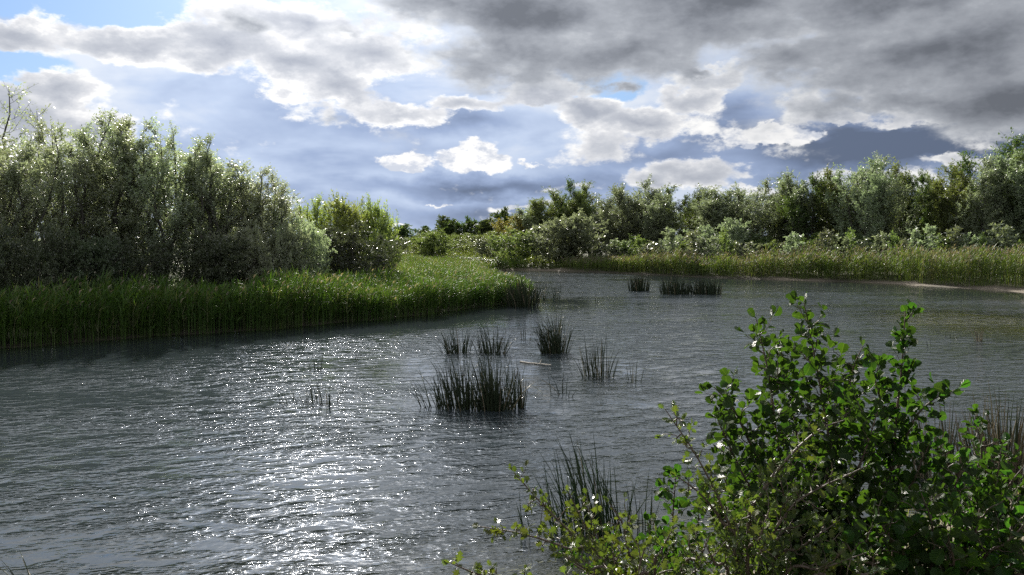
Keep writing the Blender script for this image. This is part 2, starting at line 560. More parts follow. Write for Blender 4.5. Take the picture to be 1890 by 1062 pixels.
def ground(x, y, sd=None):
    x = np.asarray(x, float).ravel()
    y = np.asarray(y, float).ravel()
    if sd is None:
        sd = shore(x, y)
    near = np.clip(1 - (np.hypot(x * 0.7, y) - 9) / 6, 0, 1)
    up_far = 0.55 * (1 - np.exp(-np.maximum(sd, 0) * 0.16 / 0.55))
    up_near = 1.45 * (1 - np.exp(-np.maximum(sd, 0) * 0.24 / 1.45))
    land = up_far * (1 - near) + up_near * near
    land = land + np.clip(np.hypot(x, y) - 80, 0, 140) * 0.013
    land = land + np.clip(sd - 0.3, 0, 1) * 0.05 * (np.sin(x * 1.7 + y) + np.sin(y * 2.1 - x * 0.8))
    bed = -1.3 * (1 - np.exp(np.minimum(sd, 0) * 0.13 / 1.3)) - 0.01
    shoal = 1.3 * np.exp(-(((x - 17.0) / 5.0) ** 2 + ((y - 29) / 7.5) ** 2)) + 0.7 * np.exp(-(((x - 1.8) / 1.6) ** 2 + ((y - 17.5) / 3.2) ** 2))
    bed = bed * (1 - 0.96 * np.clip(shoal, 0, 1))
    return np.where(sd > 0, land + 0.004, bed)


def gz(x, y):
    return float(ground([x], [y])[0])


def axis_pts(segs):
    a = [segs[0][0]]
    for s, e, st in segs:
        n = max(1, int(round((e - s) / st)))
        a += list(np.linspace(s, e, n + 1)[1:])
    return np.array(a)


def grid_faces(nx, ny):
    i = np.arange(nx * ny).reshape(ny, nx)
    return np.stack([i[:-1, :-1], i[:-1, 1:], i[1:, 1:], i[1:, :-1]], -1).reshape(-1, 4)


gx = axis_pts([(-3000, -600, 300), (-600, -120, 40), (-120, -36, 4), (-36, -12, 0.8), (-12, 12, 0.3), (12, 40, 0.6), (40, 120, 4), (120, 600, 40), (600, 3000, 300)])
gy = axis_pts([(-300, -30, 30), (-30, 0, 3), (0, 14, 0.3), (14, 80, 0.6), (80, 160, 4), (160, 600, 40), (600, 4500, 300)])
XX, YY = np.meshgrid(gx, gy)
SD = shore(XX, YY)
ZZ = ground(XX, YY, SD)
fxx, fyy = XX.ravel(), YY.ravel()
SANDY = np.clip((15 - np.hypot(fxx, fyy)) / 3, 0, 1)
for sx, sy, sr in ((2.5, 76.5, 5), (20.5, 57.5, 2.0), (25.5, 52.8, 2.6), (28.5, 46, 3.2), (30, 38, 6), (17, 29, 9), (1.8, 17.5, 3.5)):
    SANDY = np.maximum(SANDY, np.clip(1.6 - 1.2 * np.hypot(fxx - sx, fyy - sy) / sr, 0, 1))
m, N, out = newmat('bank_soil')
nt = m.node_tree
geo = nt.nodes.new('ShaderNodeNewGeometry')
sh = N.attr('shore').outputs['Fac']
n1 = N.noise(geo.outputs['Position'], 0.35, 5, 0.6).outputs['Fac']
n2 = N.noise(geo.outputs['Position'], 9.0, 6, 0.7).outputs['Fac']
n3 = N.noise(geo.outputs['Position'], 60.0, 4, 0.7).outputs['Fac']
turf = N.mix(N.mapr(n1, 0.35, 0.65), (0.045, 0.065, 0.016), (0.10, 0.095, 0.04))
turf = N.mix(N.mapr(n2, 0.35, 0.7, 0, 0.6), turf, (0.06, 0.045, 0.03))
sand = N.mix(N.mapr(n2, 0.3, 0.7), (0.12, 0.097, 0.07), (0.20, 0.165, 0.125))
sand = N.mix(N.mapr(n3, 0.45, 0.7, 0, 0.6), sand, (0.11, 0.09, 0.065))
wet = N.mix(N.mapr(n1, 0.38, 0.62), (0.50, 0.43, 0.20), (0.32, 0.29, 0.13))
wet = N.mix(N.attr('sandy').outputs['Fac'], (0.035, 0.035, 0.018), wet)
mud = N.mix(N.mapr(n2, 0.3, 0.7), (0.03, 0.026, 0.016), (0.065, 0.055, 0.035))
sandy = N.attr('sandy').outputs['Fac']
sand = N.mix(sandy, mud, sand)
c = N.mix(N.mapr(N.m('ADD', sh, N.m('MULTIPLY', N.m('SUBTRACT', n1, 0.5), 1.6)), 0.7, 1.5), sand, turf)
c = N.mix(N.mapr(sh, -0.6, 0.05), wet, c)
p = nt.nodes.new('ShaderNodeBsdfPrincipled')
nt.links.new(c, p.inputs['Base Color'])
p.inputs['Roughness'].default_value = 0.9
b = nt.nodes.new('ShaderNodeBump')
b.inputs['Distance'].default_value = 0.03
nt.links.new(N.m('ADD', n2, N.m('MULTIPLY', n3, 0.3)), b.inputs['Height'])
nt.links.new(b.outputs[0], p.inputs['Normal'])
nt.links.new(p.outputs[0], out.inputs[0])
M['ground'] = m
go = link('ground', mesh_np('ground', np.stack([XX.ravel(), YY.ravel(), ZZ], 1), grid_faces(len(gx), len(gy)), m, smooth=True, attrs={'shore': SD, 'sandy': SANDY}))
tag(go, 'sandy lake bank, lake bed and rough green ground all around the water', kind='structure')

# water sheet
wx = axis_pts([(-42, -12, 1.0), (-12, 12, 0.4), (12, 31, 0.8)])
wy = axis_pts([(4, 14, 0.4), (14, 77, 1.0)])
WX, WY = np.meshgrid(wx, wy)
WSD = shore(WX, WY)
WD = np.maximum(-ground(WX, WY, WSD), 0)
# lee of the reed beds: little wind there
dl = np.full(WX.size, 1e9)
fx, fy = WX.ravel(), WY.ravel()
LEE = np.array([(-36, 13), (-27, 15), (-19, 18.5), (-13.8, 22), (-11.6, 23.9), (-8, 26.8), (-4.9, 29.7), (-1.5, 33.8), (0.6, 36.3)])
for (ax, ay), (bx, by) in zip(LEE[:-1], LEE[1:]):
    ex, ey = bx - ax, by - ay
    t = np.clip(((fx - ax) * ex + (fy - ay) * ey) / (ex * ex + ey * ey), 0, 1)
    dl = np.minimum(dl, np.hypot(fx - ax - t * ex, fy - ay - t * ey))
lee = np.clip(1.2 - dl / 6.0, 0, 1)
lee = np.maximum(lee, np.clip(1.25 - np.abs(WSD) / 9.0, 0, 1) * (fy > 38) * (fx > 10))
m, N, out = newmat('lake_water')
nt = m.node_tree
geo = nt.nodes.new('ShaderNodeNewGeometry')
pos = geo.outputs['Position']
dep = N.attr('depth').outputs['Fac']
lea = N.attr('lee').outputs['Fac']
wv = N.v('MULTIPLY', pos, (0.55, 1.0, 1.0))
rot = nt.nodes.new('ShaderNodeVectorRotate')
rot.rotation_type = 'Z_AXIS'
rot.inputs['Angle'].default_value = R(-14)
nt.links.new(pos, rot.inputs['Vector'])
wv = N.v('MULTIPLY', rot.outputs[0], (0.72, 1.0, 1.0))
a1 = N.noise(wv, 4.0, 1, 0.45, 0.4).outputs['Fac']
a2 = N.noise(N.v('ADD', wv, (5, 3, 0)), 11.0, 2, 0.52, 0.3).outputs['Fac']
a3 = N.noise(N.v('ADD', wv, (1, 9, 0)), 26.0, 2, 0.5).outputs['Fac']
gust = N.noise(N.v('MULTIPLY', pos, (0.10, 0.30, 1)), 1.0, 3, 0.55).outputs['Fac']
gust = N.mapr(gust, 0.36, 0.62, 0.30, 1.2, True)
gust = N.m('MULTIPLY', gust, N.mapr(lea, 0.0, 0.75, 1.0, 0.10))
patch = N.mapr(N.noise(N.v('MULTIPLY', wv, (0.7, 1.0, 1)), 3.6, 3, 0.62).outputs['Fac'], 0.42, 0.74, 0.35, 3.0, True)
h = N.m('ADD', N.m('MULTIPLY', a1, 0.040), N.m('ADD', N.m('MULTIPLY', N.m('MULTIPLY', a2, patch), 0.032), N.m('MULTIPLY', N.m('MULTIPLY', a3, patch), 0.0065)))
b = nt.nodes.new('ShaderNodeBump')
b.inputs['Strength'].default_value = 1.0
b.inputs['Distance'].default_value = 1.0
nt.links.new(N.m('MULTIPLY', h, N.m('MULTIPLY', gust, 0.56)), b.inputs['Height'])
gl = nt.nodes.new('ShaderNodeBsdfGlossy')
gl.inputs['Roughness'].default_value = 0.016
gl.inputs[0].default_value = (1, 1, 1, 1)
nt.links.new(b.outputs[0], gl.inputs['Normal'])
fr = nt.nodes.new('ShaderNodeFresnel')
fr.inputs[0].default_value = 1.50
nt.links.new(b.outputs[0], fr.inputs['Normal'])
murk = nt.nodes.new('ShaderNodeBsdfDiffuse')
murk.inputs[0].default_value = (0.034, 0.044, 0.050, 1)
trn = nt.nodes.new('ShaderNodeBsdfTransparent')
trn.inputs[0].default_value = (0.86, 0.90, 0.78, 1)
mu = nt.nodes.new('ShaderNodeMixShader')
nt.links.new(N.m('SUBTRACT', 1.0, N.m('EXPONENT', N.m('MULTIPLY', dep, -3.2))), mu.inputs[0])
nt.links.new(trn.outputs[0], mu.inputs[1])
nt.links.new(murk.outputs[0], mu.inputs[2])
ms = nt.nodes.new('ShaderNodeMixShader')
nt.links.new(fr.outputs[0], ms.inputs[0])
nt.links.new(mu.outputs[0], ms.inputs[1])
nt.links.new(gl.outputs[0], ms.inputs[2])
nt.links.new(ms.outputs[0], out.inputs[0])
wo = link('lake_water', mesh_np('lake_water', np.stack([WX.ravel(), WY.ravel(), np.zeros(WX.size)], 1), grid_faces(len(wx), len(wy)), m, smooth=True, attrs={'depth': WD, 'lee': lee}))
tag(wo, 'rippled grey lake water glittering in the sun', kind='structure')


# ------------------------------------------------------------------ trees
DIM = {}


def tree_meshes(seed, H, Rr, stems=4, branches=22, shoots=8, leaves=22, L=0.085, W=0.016, spread=0.5, low=0.08, up=0.55, shoot=0.6, top=0.55, mat=None, bark=None, lean=0.0, tr=0.05, thin=1.0):
    """one tree grown as stems > branches > shoots > leaves; returns (trunk mesh, crown mesh), base at the origin"""
    rng = np.random.default_rng(seed)
    k = 9
    t = np.linspace(0, 1, k)
    # stems
    az = rng.uniform(0, 2 * np.pi, stems) + np.arange(stems) * 2 * np.pi / stems
    out_r = Rr * spread * rng.uniform(0.35, 1.0, stems)
    if stems > 0:
        out_r[0] *= 0.25
    hh = H * (1 - 0.28 * (out_r / max(Rr, .01)) ** 1.3) * rng.uniform(0.86, 1.0, stems)
    hh[0] = H * 0.97
    S = np.zeros((stems, k, 3))
    rad = (t ** 0.85)[None, :] * out_r[:, None]
    S[:, :, 0] = np.cos(az)[:, None] * rad
    S[:, :, 1] = np.sin(az)[:, None] * rad
    S[:, :, 2] = t[None, :] * hh[:, None]
    jit = np.cumsum(rng.normal(0, 0.02 * H, (stems, k, 3)), 1) * np.array([1, 1, 0.15])
    jit[:, 0] = 0
    S += jit * t[None, :, None] ** 0.5
    S[:, 0, :2] += np.stack([np.cos(az), np.sin(az)], 1) * 0.06 * H ** 0.5 * (stems > 1)
    S[:, :, 0] += lean * t[None, :] ** 2 * H
    S[:, 0, 2] = -0.15
    SR = tr * (H / 6) * rng.uniform(0.6, 1.0, stems)[:, None] * (1 - 0.93 * t)[None, :] ** 0.8
    # branches
    nb = stems * branches
    si = np.repeat(np.arange(stems), branches)
    bt = np.clip(np.tile((np.arange(branches) + 0.5) / branches, stems) + rng.normal(0, 0.03, nb), 0, 1)
    bt = low + (0.97 - low) * bt ** 0.85
    fi = bt * (k - 1)
    i0 = np.clip(fi.astype(int), 0, k - 2)
    fr_ = (fi - i0)[:, None]
    B0 = S[si, i0] * (1 - fr_) + S[si, i0 + 1] * fr_
    baz = np.arange(nb) * 2.39996 + rng.normal(0, 0.5, nb)
    outw = norm(np.stack([B0[:, 0], B0[:, 1], 0 * bt], 1) + 1e-6)
    bd = norm(np.stack([np.cos(baz), np.sin(baz), 0 * baz], 1) + outw * 0.7)
    prof = np.clip(np.sin(np.pi * np.clip(bt * 0.93 + 0.12, 0, 1)) ** 0.6, 0.22, 1)
    prof = np.where(bt > top, prof * (1 - 0.45 * (bt - top) / (1 - top)), prof)
    bl = Rr * 0.85 * prof * rng.uniform(0.55, 1.1, nb)
    kb = 6
    tb = np.linspace(0, 1, kb)
    upv = np.array([0, 0, 1.0])
    upw = up * rng.uniform(0.5, 1.3, nb)
    Bp = B0[:, None, :] + bl[:, None, None] * (bd[:, None, :] * tb[None, :, None] + upv * (upw[:, None] * tb[None, :] ** 1.5)[:, :, None])
    Bp += np.cumsum(rng.normal(0, 0.035, (nb, kb, 3)), 1) * bl[:, None, None] * (tb > 0)[None, :, None]
    Br = (0.014 * (H / 6)) * (0.4 + 0.6 * bl / Rr)[:, None] * (1 - 0.85 * tb)[None, :]
    # shoots
    ns = nb * shoots
    bi = np.repeat(np.arange(nb), shoots)
    stt = rng.uniform(0.12, 1.0, ns)
    fi = stt * (kb - 1)
    i0 = np.clip(fi.astype(int), 0, kb - 2)
    fr_ = (fi - i0)[:, None]
    S0 = Bp[bi, i0] * (1 - fr_) + Bp[bi, i0 + 1] * fr_
    sdv = norm(norm(Bp[bi, -1] - Bp[bi, 0]) * 0.55 + rng.normal(0, 0.5, (ns, 3)) + upv * up * 0.9 + np.array([0.22, 0, 0]))
    sl_ = shoot * rng.uniform(0.45, 1.15, ns) * (0.75 + 0.5 * (1 - stt))
    # leaves
    nl = ns * leaves
    ji = np.repeat(np.arange(ns), leaves)
    lt = rng.uniform(0.08, 1.0, nl)
    droop = rng.uniform(-0.05, 0.25, ns)
    pos = S0[ji] + sdv[ji] * (sl_[ji] * lt)[:, None] - upv * (droop[ji] * sl_[ji] * lt ** 2)[:, None]
    pos += rng.normal(0, 0.02, (nl, 3)) * (H / 6)
    keep = (rng.uniform(0, 1, nl) < thin) & (pos[:, 2] > 0.05)
    pos, ji = pos[keep], ji[keep]
    nl = len(pos)
    ax = norm(sdv[ji] * 0.6 + rng.normal(0, 0.65, (nl, 3)) + np.array([0.12, 0, -0.05]))
    nr = norm(np.cross(ax, rng.normal(0, 1, (nl, 3))) + np.array([0, 0, 0.25]))
    sz = rng.uniform(0.6, 1.2, nl)
    V, Fq = leaf_quads(pos, ax, nr, L * sz, W * sz)
    crown = mesh_np('crown', V, Fq, mat)
    DIM[crown.name] = (float(np.percentile(V[:, 2], 97.5)), float(np.percentile(np.abs(V[:, 0]), 96)))
    sp = np.stack([S0, S0 + sdv * sl_[:, None] * 0.5, S0 + sdv * sl_[:, None]], 1)[::3]
    tv = join([tubes(S, SR, 6), tubes(Bp, Br, 4), tubes(sp, np.tile(np.array([0.005, 0.0035, 0.002]) * (H / 6), (len(sp), 1)), 3)])
    trunk = mesh_np('trunk', tv[0], tv[1], bark or M['bark'], smooth=True)
    return trunk, crown


def place_tree(name, meshes, hnat, px, d, top, width=None, wnat=1.0, label='', cat='tree', group=None, rz=None, rng=random.Random(3), mat=None, sink=0.0):
    x = px_x(px, d)
    z0 = gz(x, d) - sink
    ztop = pt(px, top, d).z
    hnat, wnat = DIM[meshes[1].name]
    s = max(0.15, (ztop - z0) / hnat)
    sw = s if width is None else (width / F * d) / (2 * wnat)
    e = empty(name, (x, d, z0), label, cat, group, rng.uniform(0, 6.28) if rz is None else rz)
    e.scale = (sw, sw, s)
    t = link('trunk', meshes[0], e)
    c = link('crown', meshes[1], e)
    if mat is not None:
        c.material_slots[0].link = 'OBJECT'
        c.material_slots[0].material = mat
    return e


rr = random.Random(11)


def beside(prefix, pxs, ref):
    """labels for a row of plants, each told by the thing it stands before or behind; ref: (px, label)"""
    near = [min(ref, key=lambda r: abs(r[0] - p))[1] for p in pxs]
    res = []
    for i, (p, n) in enumerate(zip(pxs, near)):
        same = sorted(q for q, m_ in zip(pxs, near) if m_ == n)
        k = same.index(p)
        w = '' if len(same) == 1 else ('left ' if k == 0 else 'right ' if k == len(same) - 1 else 'middle ')
        words = (w + prefix + ' the ' + n).split()
        res.append(' '.join(words[:16]))
    return res


# --- prototypes
WIL = [tree_meshes(100 + i, 6.6, 1.35, stems=5, branches=26, shoots=9, leaves=17, L=0.09, W=0.0165, spread=0.8, low=0.05, up=1.3, shoot=0.6, mat=M['willow'], tr=0.085) for i in range(4)]
SPARSE = [tree_meshes(120 + i, 6.6, 1.3, stems=2, branches=20, shoots=5, leaves=9, L=0.09, W=0.016, spread=0.5, low=0.25, up=0.9, shoot=0.6, mat=M['willow'], tr=0.06) for i in range(2)]
SHR = [tree_meshes(130 + i, 3.4, 1.2, stems=9, branches=16, shoots=7, leaves=20, L=0.085, W=0.017, spread=0.85, low=0.04, up=1.2, shoot=0.55, mat=M['willow_green'], tr=0.05) for i in range(2)]
DOME = [tree_meshes(140 + i, 2.6, 1.7, stems=11, branches=16, shoots=8, leaves=20, L=0.075, W=0.017, spread=0.95, low=0.03, up=0.35, shoot=0.34, top=0.9, mat=M['willow'], tr=0.04) for i in range(2)]
FAR = [tree_meshes(150 + i, 7.0, 1.6, stems=5 + i % 3, branches=20, shoots=8, leaves=22, L=0.16, W=0.024, spread=0.85, low=0.04, up=1.3, shoot=0.95, mat=M['willow_far'], tr=0.06) for i in range(5)]
FSHR = [tree_meshes(160 + i, 3.2, 1.8, stems=8, branches=12, shoots=7, leaves=14, L=0.16, W=0.034, spread=0.85, low=0.03, up=0.6, shoot=0.5, mat=M['willow_far'], tr=0.04) for i in range(3)]
SAP = [tree_meshes(170 + i, 2.2, 0.45, stems=2, branches=12, shoots=4, leaves=11, L=0.14, W=0.028, spread=0.5, low=0.1, up=1.2, shoot=0.35, mat=M['willow_far'], tr=0.05) for i in range(3)]
HEDGE = [tree_meshes(180 + i, 6.0, 3.0, stems=5, branches=18, shoots=8, leaves=12, L=0.30, W=0.085, spread=0.75, low=0.05, up=0.4, shoot=0.8, top=0.8, mat=M['dark'], tr=0.06) for i in range(3)]

GL = 'silvery willows on the left bank'
left = [
    (-95, 29.5, 232, 190, 'tall willow at the very left edge, its crown cut by the picture'),
    (-25, 27.5, 262, 150, 'dark green willow under the airy bare-topped trees at the left edge'),
    (62, 28.5, 262, 140, 'willow in front of the airy tree with bare upper twigs'),
    (118, 30.5, 258, 130, 'willow with a rounded top below the white cumulus at the left'),
    (180, 31, 236, 140, 'highest dense willow of the left bank, feathery pointed crown'),
    (238, 32, 236, 130, 'tall feathery willow just right of the highest crown on the left bank'),
    (300, 32, 250, 130, 'wind-bent willow with shoots leaning right in the middle of the left bank'),
    (352, 32.5, 270, 120, 'willow with forked dark trunks left of the evenly tapered one'),
    (412, 32, 280, 120, 'evenly tapered willow with two dark upright trunks on the left bank'),
    (455, 33.5, 314, 105, 'shorter willow stepping down right of the tapered one'),
    (492, 34, 332, 100, 'silvery willow on the falling slope of the left group'),
    (528, 34.5, 382, 80, 'lowest grey willow at the right end of the left group'),
]
for i, (px, d, top, w, lab) in enumerate(left):
    place_tree('willow_tree', WIL[i % 4], 6.85, px, d, top, w * 1.12, 1.9, lab, 'willow', GL, rng=rr)
back = [(30, 35, 280), (150, 36, 262), (268, 37, 256), (382, 38, 290), (470, 39, 345)]
blab = beside('second-row willow behind', [b_[0] for b_ in back], [(l_[0], l_[4]) for l_ in left])
for i, (px, d, top) in enumerate(back):
    place_tree('willow_tree', WIL[(i + 2) % 4], 6.85, px, d, top, 140, 1.9, blab[i], 'willow', 'second row of willows on the left bank', rng=rr)
place_tree('sparse_tree', SPARSE[0], 6.9, 22, 33, 168, 150, 1.5, 'airy thinly leaved tree with bare twigs above the left willows', 'tree', 'airy trees at the left edge', rng=rr)
place_tree('sparse_tree', SPARSE[1], 6.9, 88, 34, 200, 110, 1.5, 'smaller airy tree with bare twigs against the white cloud', 'tree', 'airy trees at the left edge', rng=rr)
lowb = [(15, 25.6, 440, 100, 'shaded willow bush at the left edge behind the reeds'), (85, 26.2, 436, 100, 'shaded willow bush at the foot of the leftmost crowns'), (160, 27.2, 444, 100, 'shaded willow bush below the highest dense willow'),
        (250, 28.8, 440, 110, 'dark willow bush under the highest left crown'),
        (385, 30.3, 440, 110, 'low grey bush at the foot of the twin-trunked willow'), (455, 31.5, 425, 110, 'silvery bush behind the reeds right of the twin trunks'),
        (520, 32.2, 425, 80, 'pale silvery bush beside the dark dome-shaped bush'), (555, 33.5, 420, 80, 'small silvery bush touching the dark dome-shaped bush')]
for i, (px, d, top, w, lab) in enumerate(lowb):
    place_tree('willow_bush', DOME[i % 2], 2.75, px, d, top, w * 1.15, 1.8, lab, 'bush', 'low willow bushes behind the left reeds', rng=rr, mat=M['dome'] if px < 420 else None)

mid = [(585, 41, 378, 80, 'bright green willow shrub at the left end behind the dark dome'), (625, 41, 374, 85, 'bright green willow shrub right above the dark dome'),
       (660, 42, 390, 70, 'green willow shrub leaning in the wind behind the dark dome'), (690, 41, 380, 62, 'narrow green willow shrub at the right end of its row')]
for i, (px, d, top, w, lab) in enumerate(mid):
    place_tree('willow_shrub', SHR[i % 2], 3.7, px, d, top, w * 1.05, 1.6, lab, 'shrub', 'green willow shrubs behind the dome', rng=rr)
place_tree('willow_shrub', SHR[1], 3.7, 702, 38.5, 438, 60, 1.6, 'low leafy shrub at the right foot of the green willows', 'shrub', 'green willow shrubs behind the dome', rng=rr)
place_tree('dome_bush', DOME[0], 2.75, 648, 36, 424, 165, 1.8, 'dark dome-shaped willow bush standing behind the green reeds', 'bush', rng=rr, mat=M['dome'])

# --- far side behind the spit
x0 = 0
farmid = [
    (808, 82, 432, 74, FSHR[0], M['scrub'], 'rounded light green bush standing alone on the grass behind the spit'),
    (782, 84, 452, 44, FSHR[1], M['scrub'], 'small dark bush at the left foot of the lone rounded bush'),
    (858, 96, 446, 60, FSHR[2], M['scrub'], 'pale bush right of the lone rounded bush'),
    (906, 84, 440, 56, FSHR[1], M['greybush'], 'grey-green bush left of the dark round bush by the inlet'),
    (944, 79, 430, 84, FSHR[0], M['scrub'], 'dark round bush at the head of the inlet'),
    (1018, 78, 412, 96, FSHR[2], M['willow_far'], 'dark-footed willow bush beside the pale sand strip'),
    (1062, 79, 402, 96, FSHR[0], M['willow_far'], 'broad willow bush right of the pale sand strip'),
    (740, 88, 462, 50, FSHR[1], M['scrub'], 'low dark bush right of the dome bush on the grass'),
    (726, 98, 440, 60, FSHR[2], M['dark'], 'dark scrub bush showing right of the green willow shrubs'),
]
for px, d, top, w, ms, mt, lab in farmid:
    place_tree('willow_bush', ms, 3.45, px, d, top, w * 1.1, 1.9, lab, 'bush', 'bushes behind the spit', rng=rr, mat=mt)
for k_, (px, w, pl_) in enumerate([(848, 70, 'left'), (880, 66, 'middle'), (905, 44, 'right')]):
    place_tree('low_bush', FSHR[k_], 3.45, px, 77.5 - k_ * .6, 474 + k_ * 3, w, 1.9, pl_ + ' one of three low grey bushes on the grassy edge of the inlet', 'bush', 'low grey bushes by the inlet', rng=rr, mat=M['greybush'])
hed = [(722, 130, 430, 60), (756, 135, 418, 52), (786, 132, 426, 44), (815, 138, 404, 50), (842, 136, 410, 44), (864, 138, 406, 46), (886, 134, 412, 44), (905, 136, 408, 44), (932, 140, 392, 62), (955, 130, 405, 60)]
hl = ['dark hedgerow tree at the left end of the far skyline', 'dark flat-topped tree of the far hedgerow above the grass', 'low hedgerow tree between the flat-topped and the spiky one', 'spiky-topped hedgerow tree on the far skyline',
      'bushy hedgerow tree right of the spiky one', 'round hedgerow tree in the middle of the far skyline', 'low dark hedgerow tree right of the round one', 'dark hedgerow tree left of the big dark round tree', 'big dark round tree highest in the far hedgerow', 'dark hedgerow tree behind the yellowing willow']
for i, ((px, d, top, w), lab) in enumerate(zip(hed, hl)):
    place_tree('hedgerow_tree', HEDGE[i % 3], 6.3, px, d, top, w * 1.05, 3.3, lab, 'tree', 'far hedgerow', rng=rr)
scr = [(735, 118, 440, 60), (765, 120, 440, 60), (800, 118, 432, 60), (835, 116, 436, 60), (870, 115, 434, 60), (900, 112, 432, 60), (922, 105, 428, 50), (850, 104, 452, 50), (885, 100, 452, 50)]
slab = beside('green scrub bush below', [s_[0] for s_ in scr], [(h_[0], l_) for h_, l_ in zip(hed, hl)])
for i, (px, d, top, w) in enumerate(scr):
    place_tree('scrub_bush', FSHR[i % 3], 3.45, px, d, top, w * 1.1, 1.9, slab[i], 'bush', 'scrub below the far hedgerow', rng=rr, mat=M['scrub'])

# --- right bank tree line
GR = 'tree line behind the right reeds'
right = [
    (950, 92, 400, 70, 'y', 'yellowing willow at the left end of the right tree line'), (985, 92, 384, 80, 'w', 'feathery willow next to the yellowing one'),
    (1022, 90, 366, 80, 'g', 'bright green willow left of the dark spiky-topped tree'), (1060, 92, 346, 76, 'd', 'dark spiky-topped tree rising above the green willows'),
    (1090, 90, 352, 70, 'g', 'thin-topped green tree right of the dark spiky one'), (1110, 86, 392, 80, 'w', 'lower willow in front of the thin-topped tree'),
    (1145, 84, 352, 90, 'w', 'grey willow with a dark hollow below its crown'), (1182, 86, 348, 80, 'w', 'grey willow behind the hollow-crowned one'),
    (1212, 82, 368, 80, 'w', 'willow with pale drooping sprays over the brown reeds'), (1248, 84, 358, 90, 'g', 'green willow above the dark reed tuft on the bank'),
    (1288, 84, 356, 80, 'd', 'dark tree showing behind the green willow'), (1318, 78, 356, 110, 'w', 'broad silvery willow sweeping down to the bank'),
    (1355, 76, 368, 110, 'w', 'silvery willow overlapping the broad sweeping one'), (1392, 78, 345, 90, 'w', 'upright willow left of the alder’s left shoot'),
    (1430, 76, 346, 90, 'g', 'green-topped willow right above the left alder shoot'), (1462, 74, 330, 90, 'w', 'feather-topped willow between two alder shoots'),
    (1500, 72, 336, 90, 'd', 'dark willow above the tallest alder shoot'), (1540, 72, 332, 90, 'g', 'green willow right of the tallest alder shoot'),
    (1582, 68, 310, 110, 'w', 'big pale-topped willow highest in the middle of the right bank'), (1625, 69, 312, 90, 'w', 'pointed willow just right of the big pale-topped one'),
    (1655, 70, 314, 80, 'g', 'slender willow left of the right alder shoot'), (1690, 70, 330, 80, 'd', 'dark-crowned willow above the right alder shoot'),
    (1722, 72, 342, 80, 'g', 'lower green tree in the dip of the right tree line'), (1760, 66, 318, 110, 'g', 'broad green willow right of the dip'),
    (1800, 64, 312, 100, 'w', 'grey willow in front of the tall dark tree at the right'), (1845, 66, 268, 130, 'd', 'tall dark tree with long shoots near the right edge'),
    (1888, 62, 285, 120, 'w', 'silver willow cut by the right edge'), (1940, 62, 262, 150, 'd', 'tall dark tree at the very right edge, mostly cut off'),
]
mm = {'w': M['willow_far'], 'g': M['scrub'], 'd': M['dark'], 'y': M['yellow']}
for i, (px, d, top, w, k_, lab) in enumerate(right):
    place_tree('willow_tree' if k_ != 'd' else 'dark_tree', FAR[i % 5], 7.3, px, d, top, w * 1.05, 2.4, lab, 'willow' if k_ != 'd' else 'tree', GR, rng=rr, mat=mm[k_])
bpx = [970 + i * 45 + rr.uniform(-12, 12) for i in range(21)]
blab = beside('back-row willow behind', bpx, [(r_[0], r_[5]) for r_ in right])
for i in range(21):
    px = bpx[i]
    d = 98 - i * 1.15
    tp = np.interp(px, [950, 1060, 1200, 1400, 1580, 1700, 1850, 1950], [405, 368, 372, 362, 330, 345, 300, 290]) + rr.uniform(0, 14)
    place_tree('willow_tree', FAR[(i * 2 + 1) % 5], 7.3, px, d, tp, 95, 2.4, blab[i], 'willow', 'back row of the right tree line', rng=rr, mat=[M['willow_far'], M['scrub'], M['dark']][i % 3])
front = [(1165, 74, 442, 54, 'd', 'dark bush in the hollow under the grey willows'), (1245, 73, 440, 56, 'w', 'pale bush behind the brown reeds left of centre of the right bank'),
         (1330, 70.5, 412, 84, 'w', 'large silvery bush above the brownish reeds'), (1395, 70, 440, 60, 'd', 'dark bush right of the large silvery one'),
         (1500, 68, 436, 70, 'd', 'shaded bush behind the tallest alder shoot'), (1590, 66, 438, 60, 'd', 'shaded bush at the foot of the big pale-topped willow'),
         (1700, 65, 440, 70, 'd', 'dark bush above the right alder shoot'), (1850, 60, 432, 80, 'd', 'dark bush near the right edge behind the reeds')]
for i, (px, d, top, w, k_, lab) in enumerate(front):
    place_tree('willow_bush', FSHR[i % 3], 3.45, px, d, top, w * 1.1, 1.9, lab, 'bush', 'bushes in front of the right tree line', rng=rr, mat=mm[k_])
spx = [1120 + i * 26.5 + rr.uniform(-9, 9) for i in range(30)]
slab = beside('pale sapling before', spx, [(r_[0], r_[5]) for r_ in right])
for i in range(30):
    px = spx[i]
    d = np.interp(px, [1100, 1400, 1890], [73, 62.5, 52.5]) + rr.uniform(0, 2)
    tp = 452 - rr.random() ** 2 * 34 - (px - 1100) * 0.004
    place_tree('willow_sapling', SAP[i % 3], 2.3, px, d, tp, rr.uniform(20, 34), 0.5, slab[i], 'sapling', 'saplings behind the right reeds', rng=rr, mat=[M['greybush'], M['willow_far'], M['scrub']][i % 3])


# ------------------------------------------------------------------ reeds, grass, undergrowth
def scatter(xmin, xmax, ymin, ymax, n, test, seed):
    rng = np.random.default_rng(seed)
    x = rng.uniform(xmin, xmax, n)
    y = rng.uniform(ymin, ymax, n)
    sd = shore(x, y)
    k = test(x, y, sd)
    x, y, sd = x[k], y[k], sd[k]
    return x, y, np.maximum(ground(x, y, sd), -0.35), sd, rng


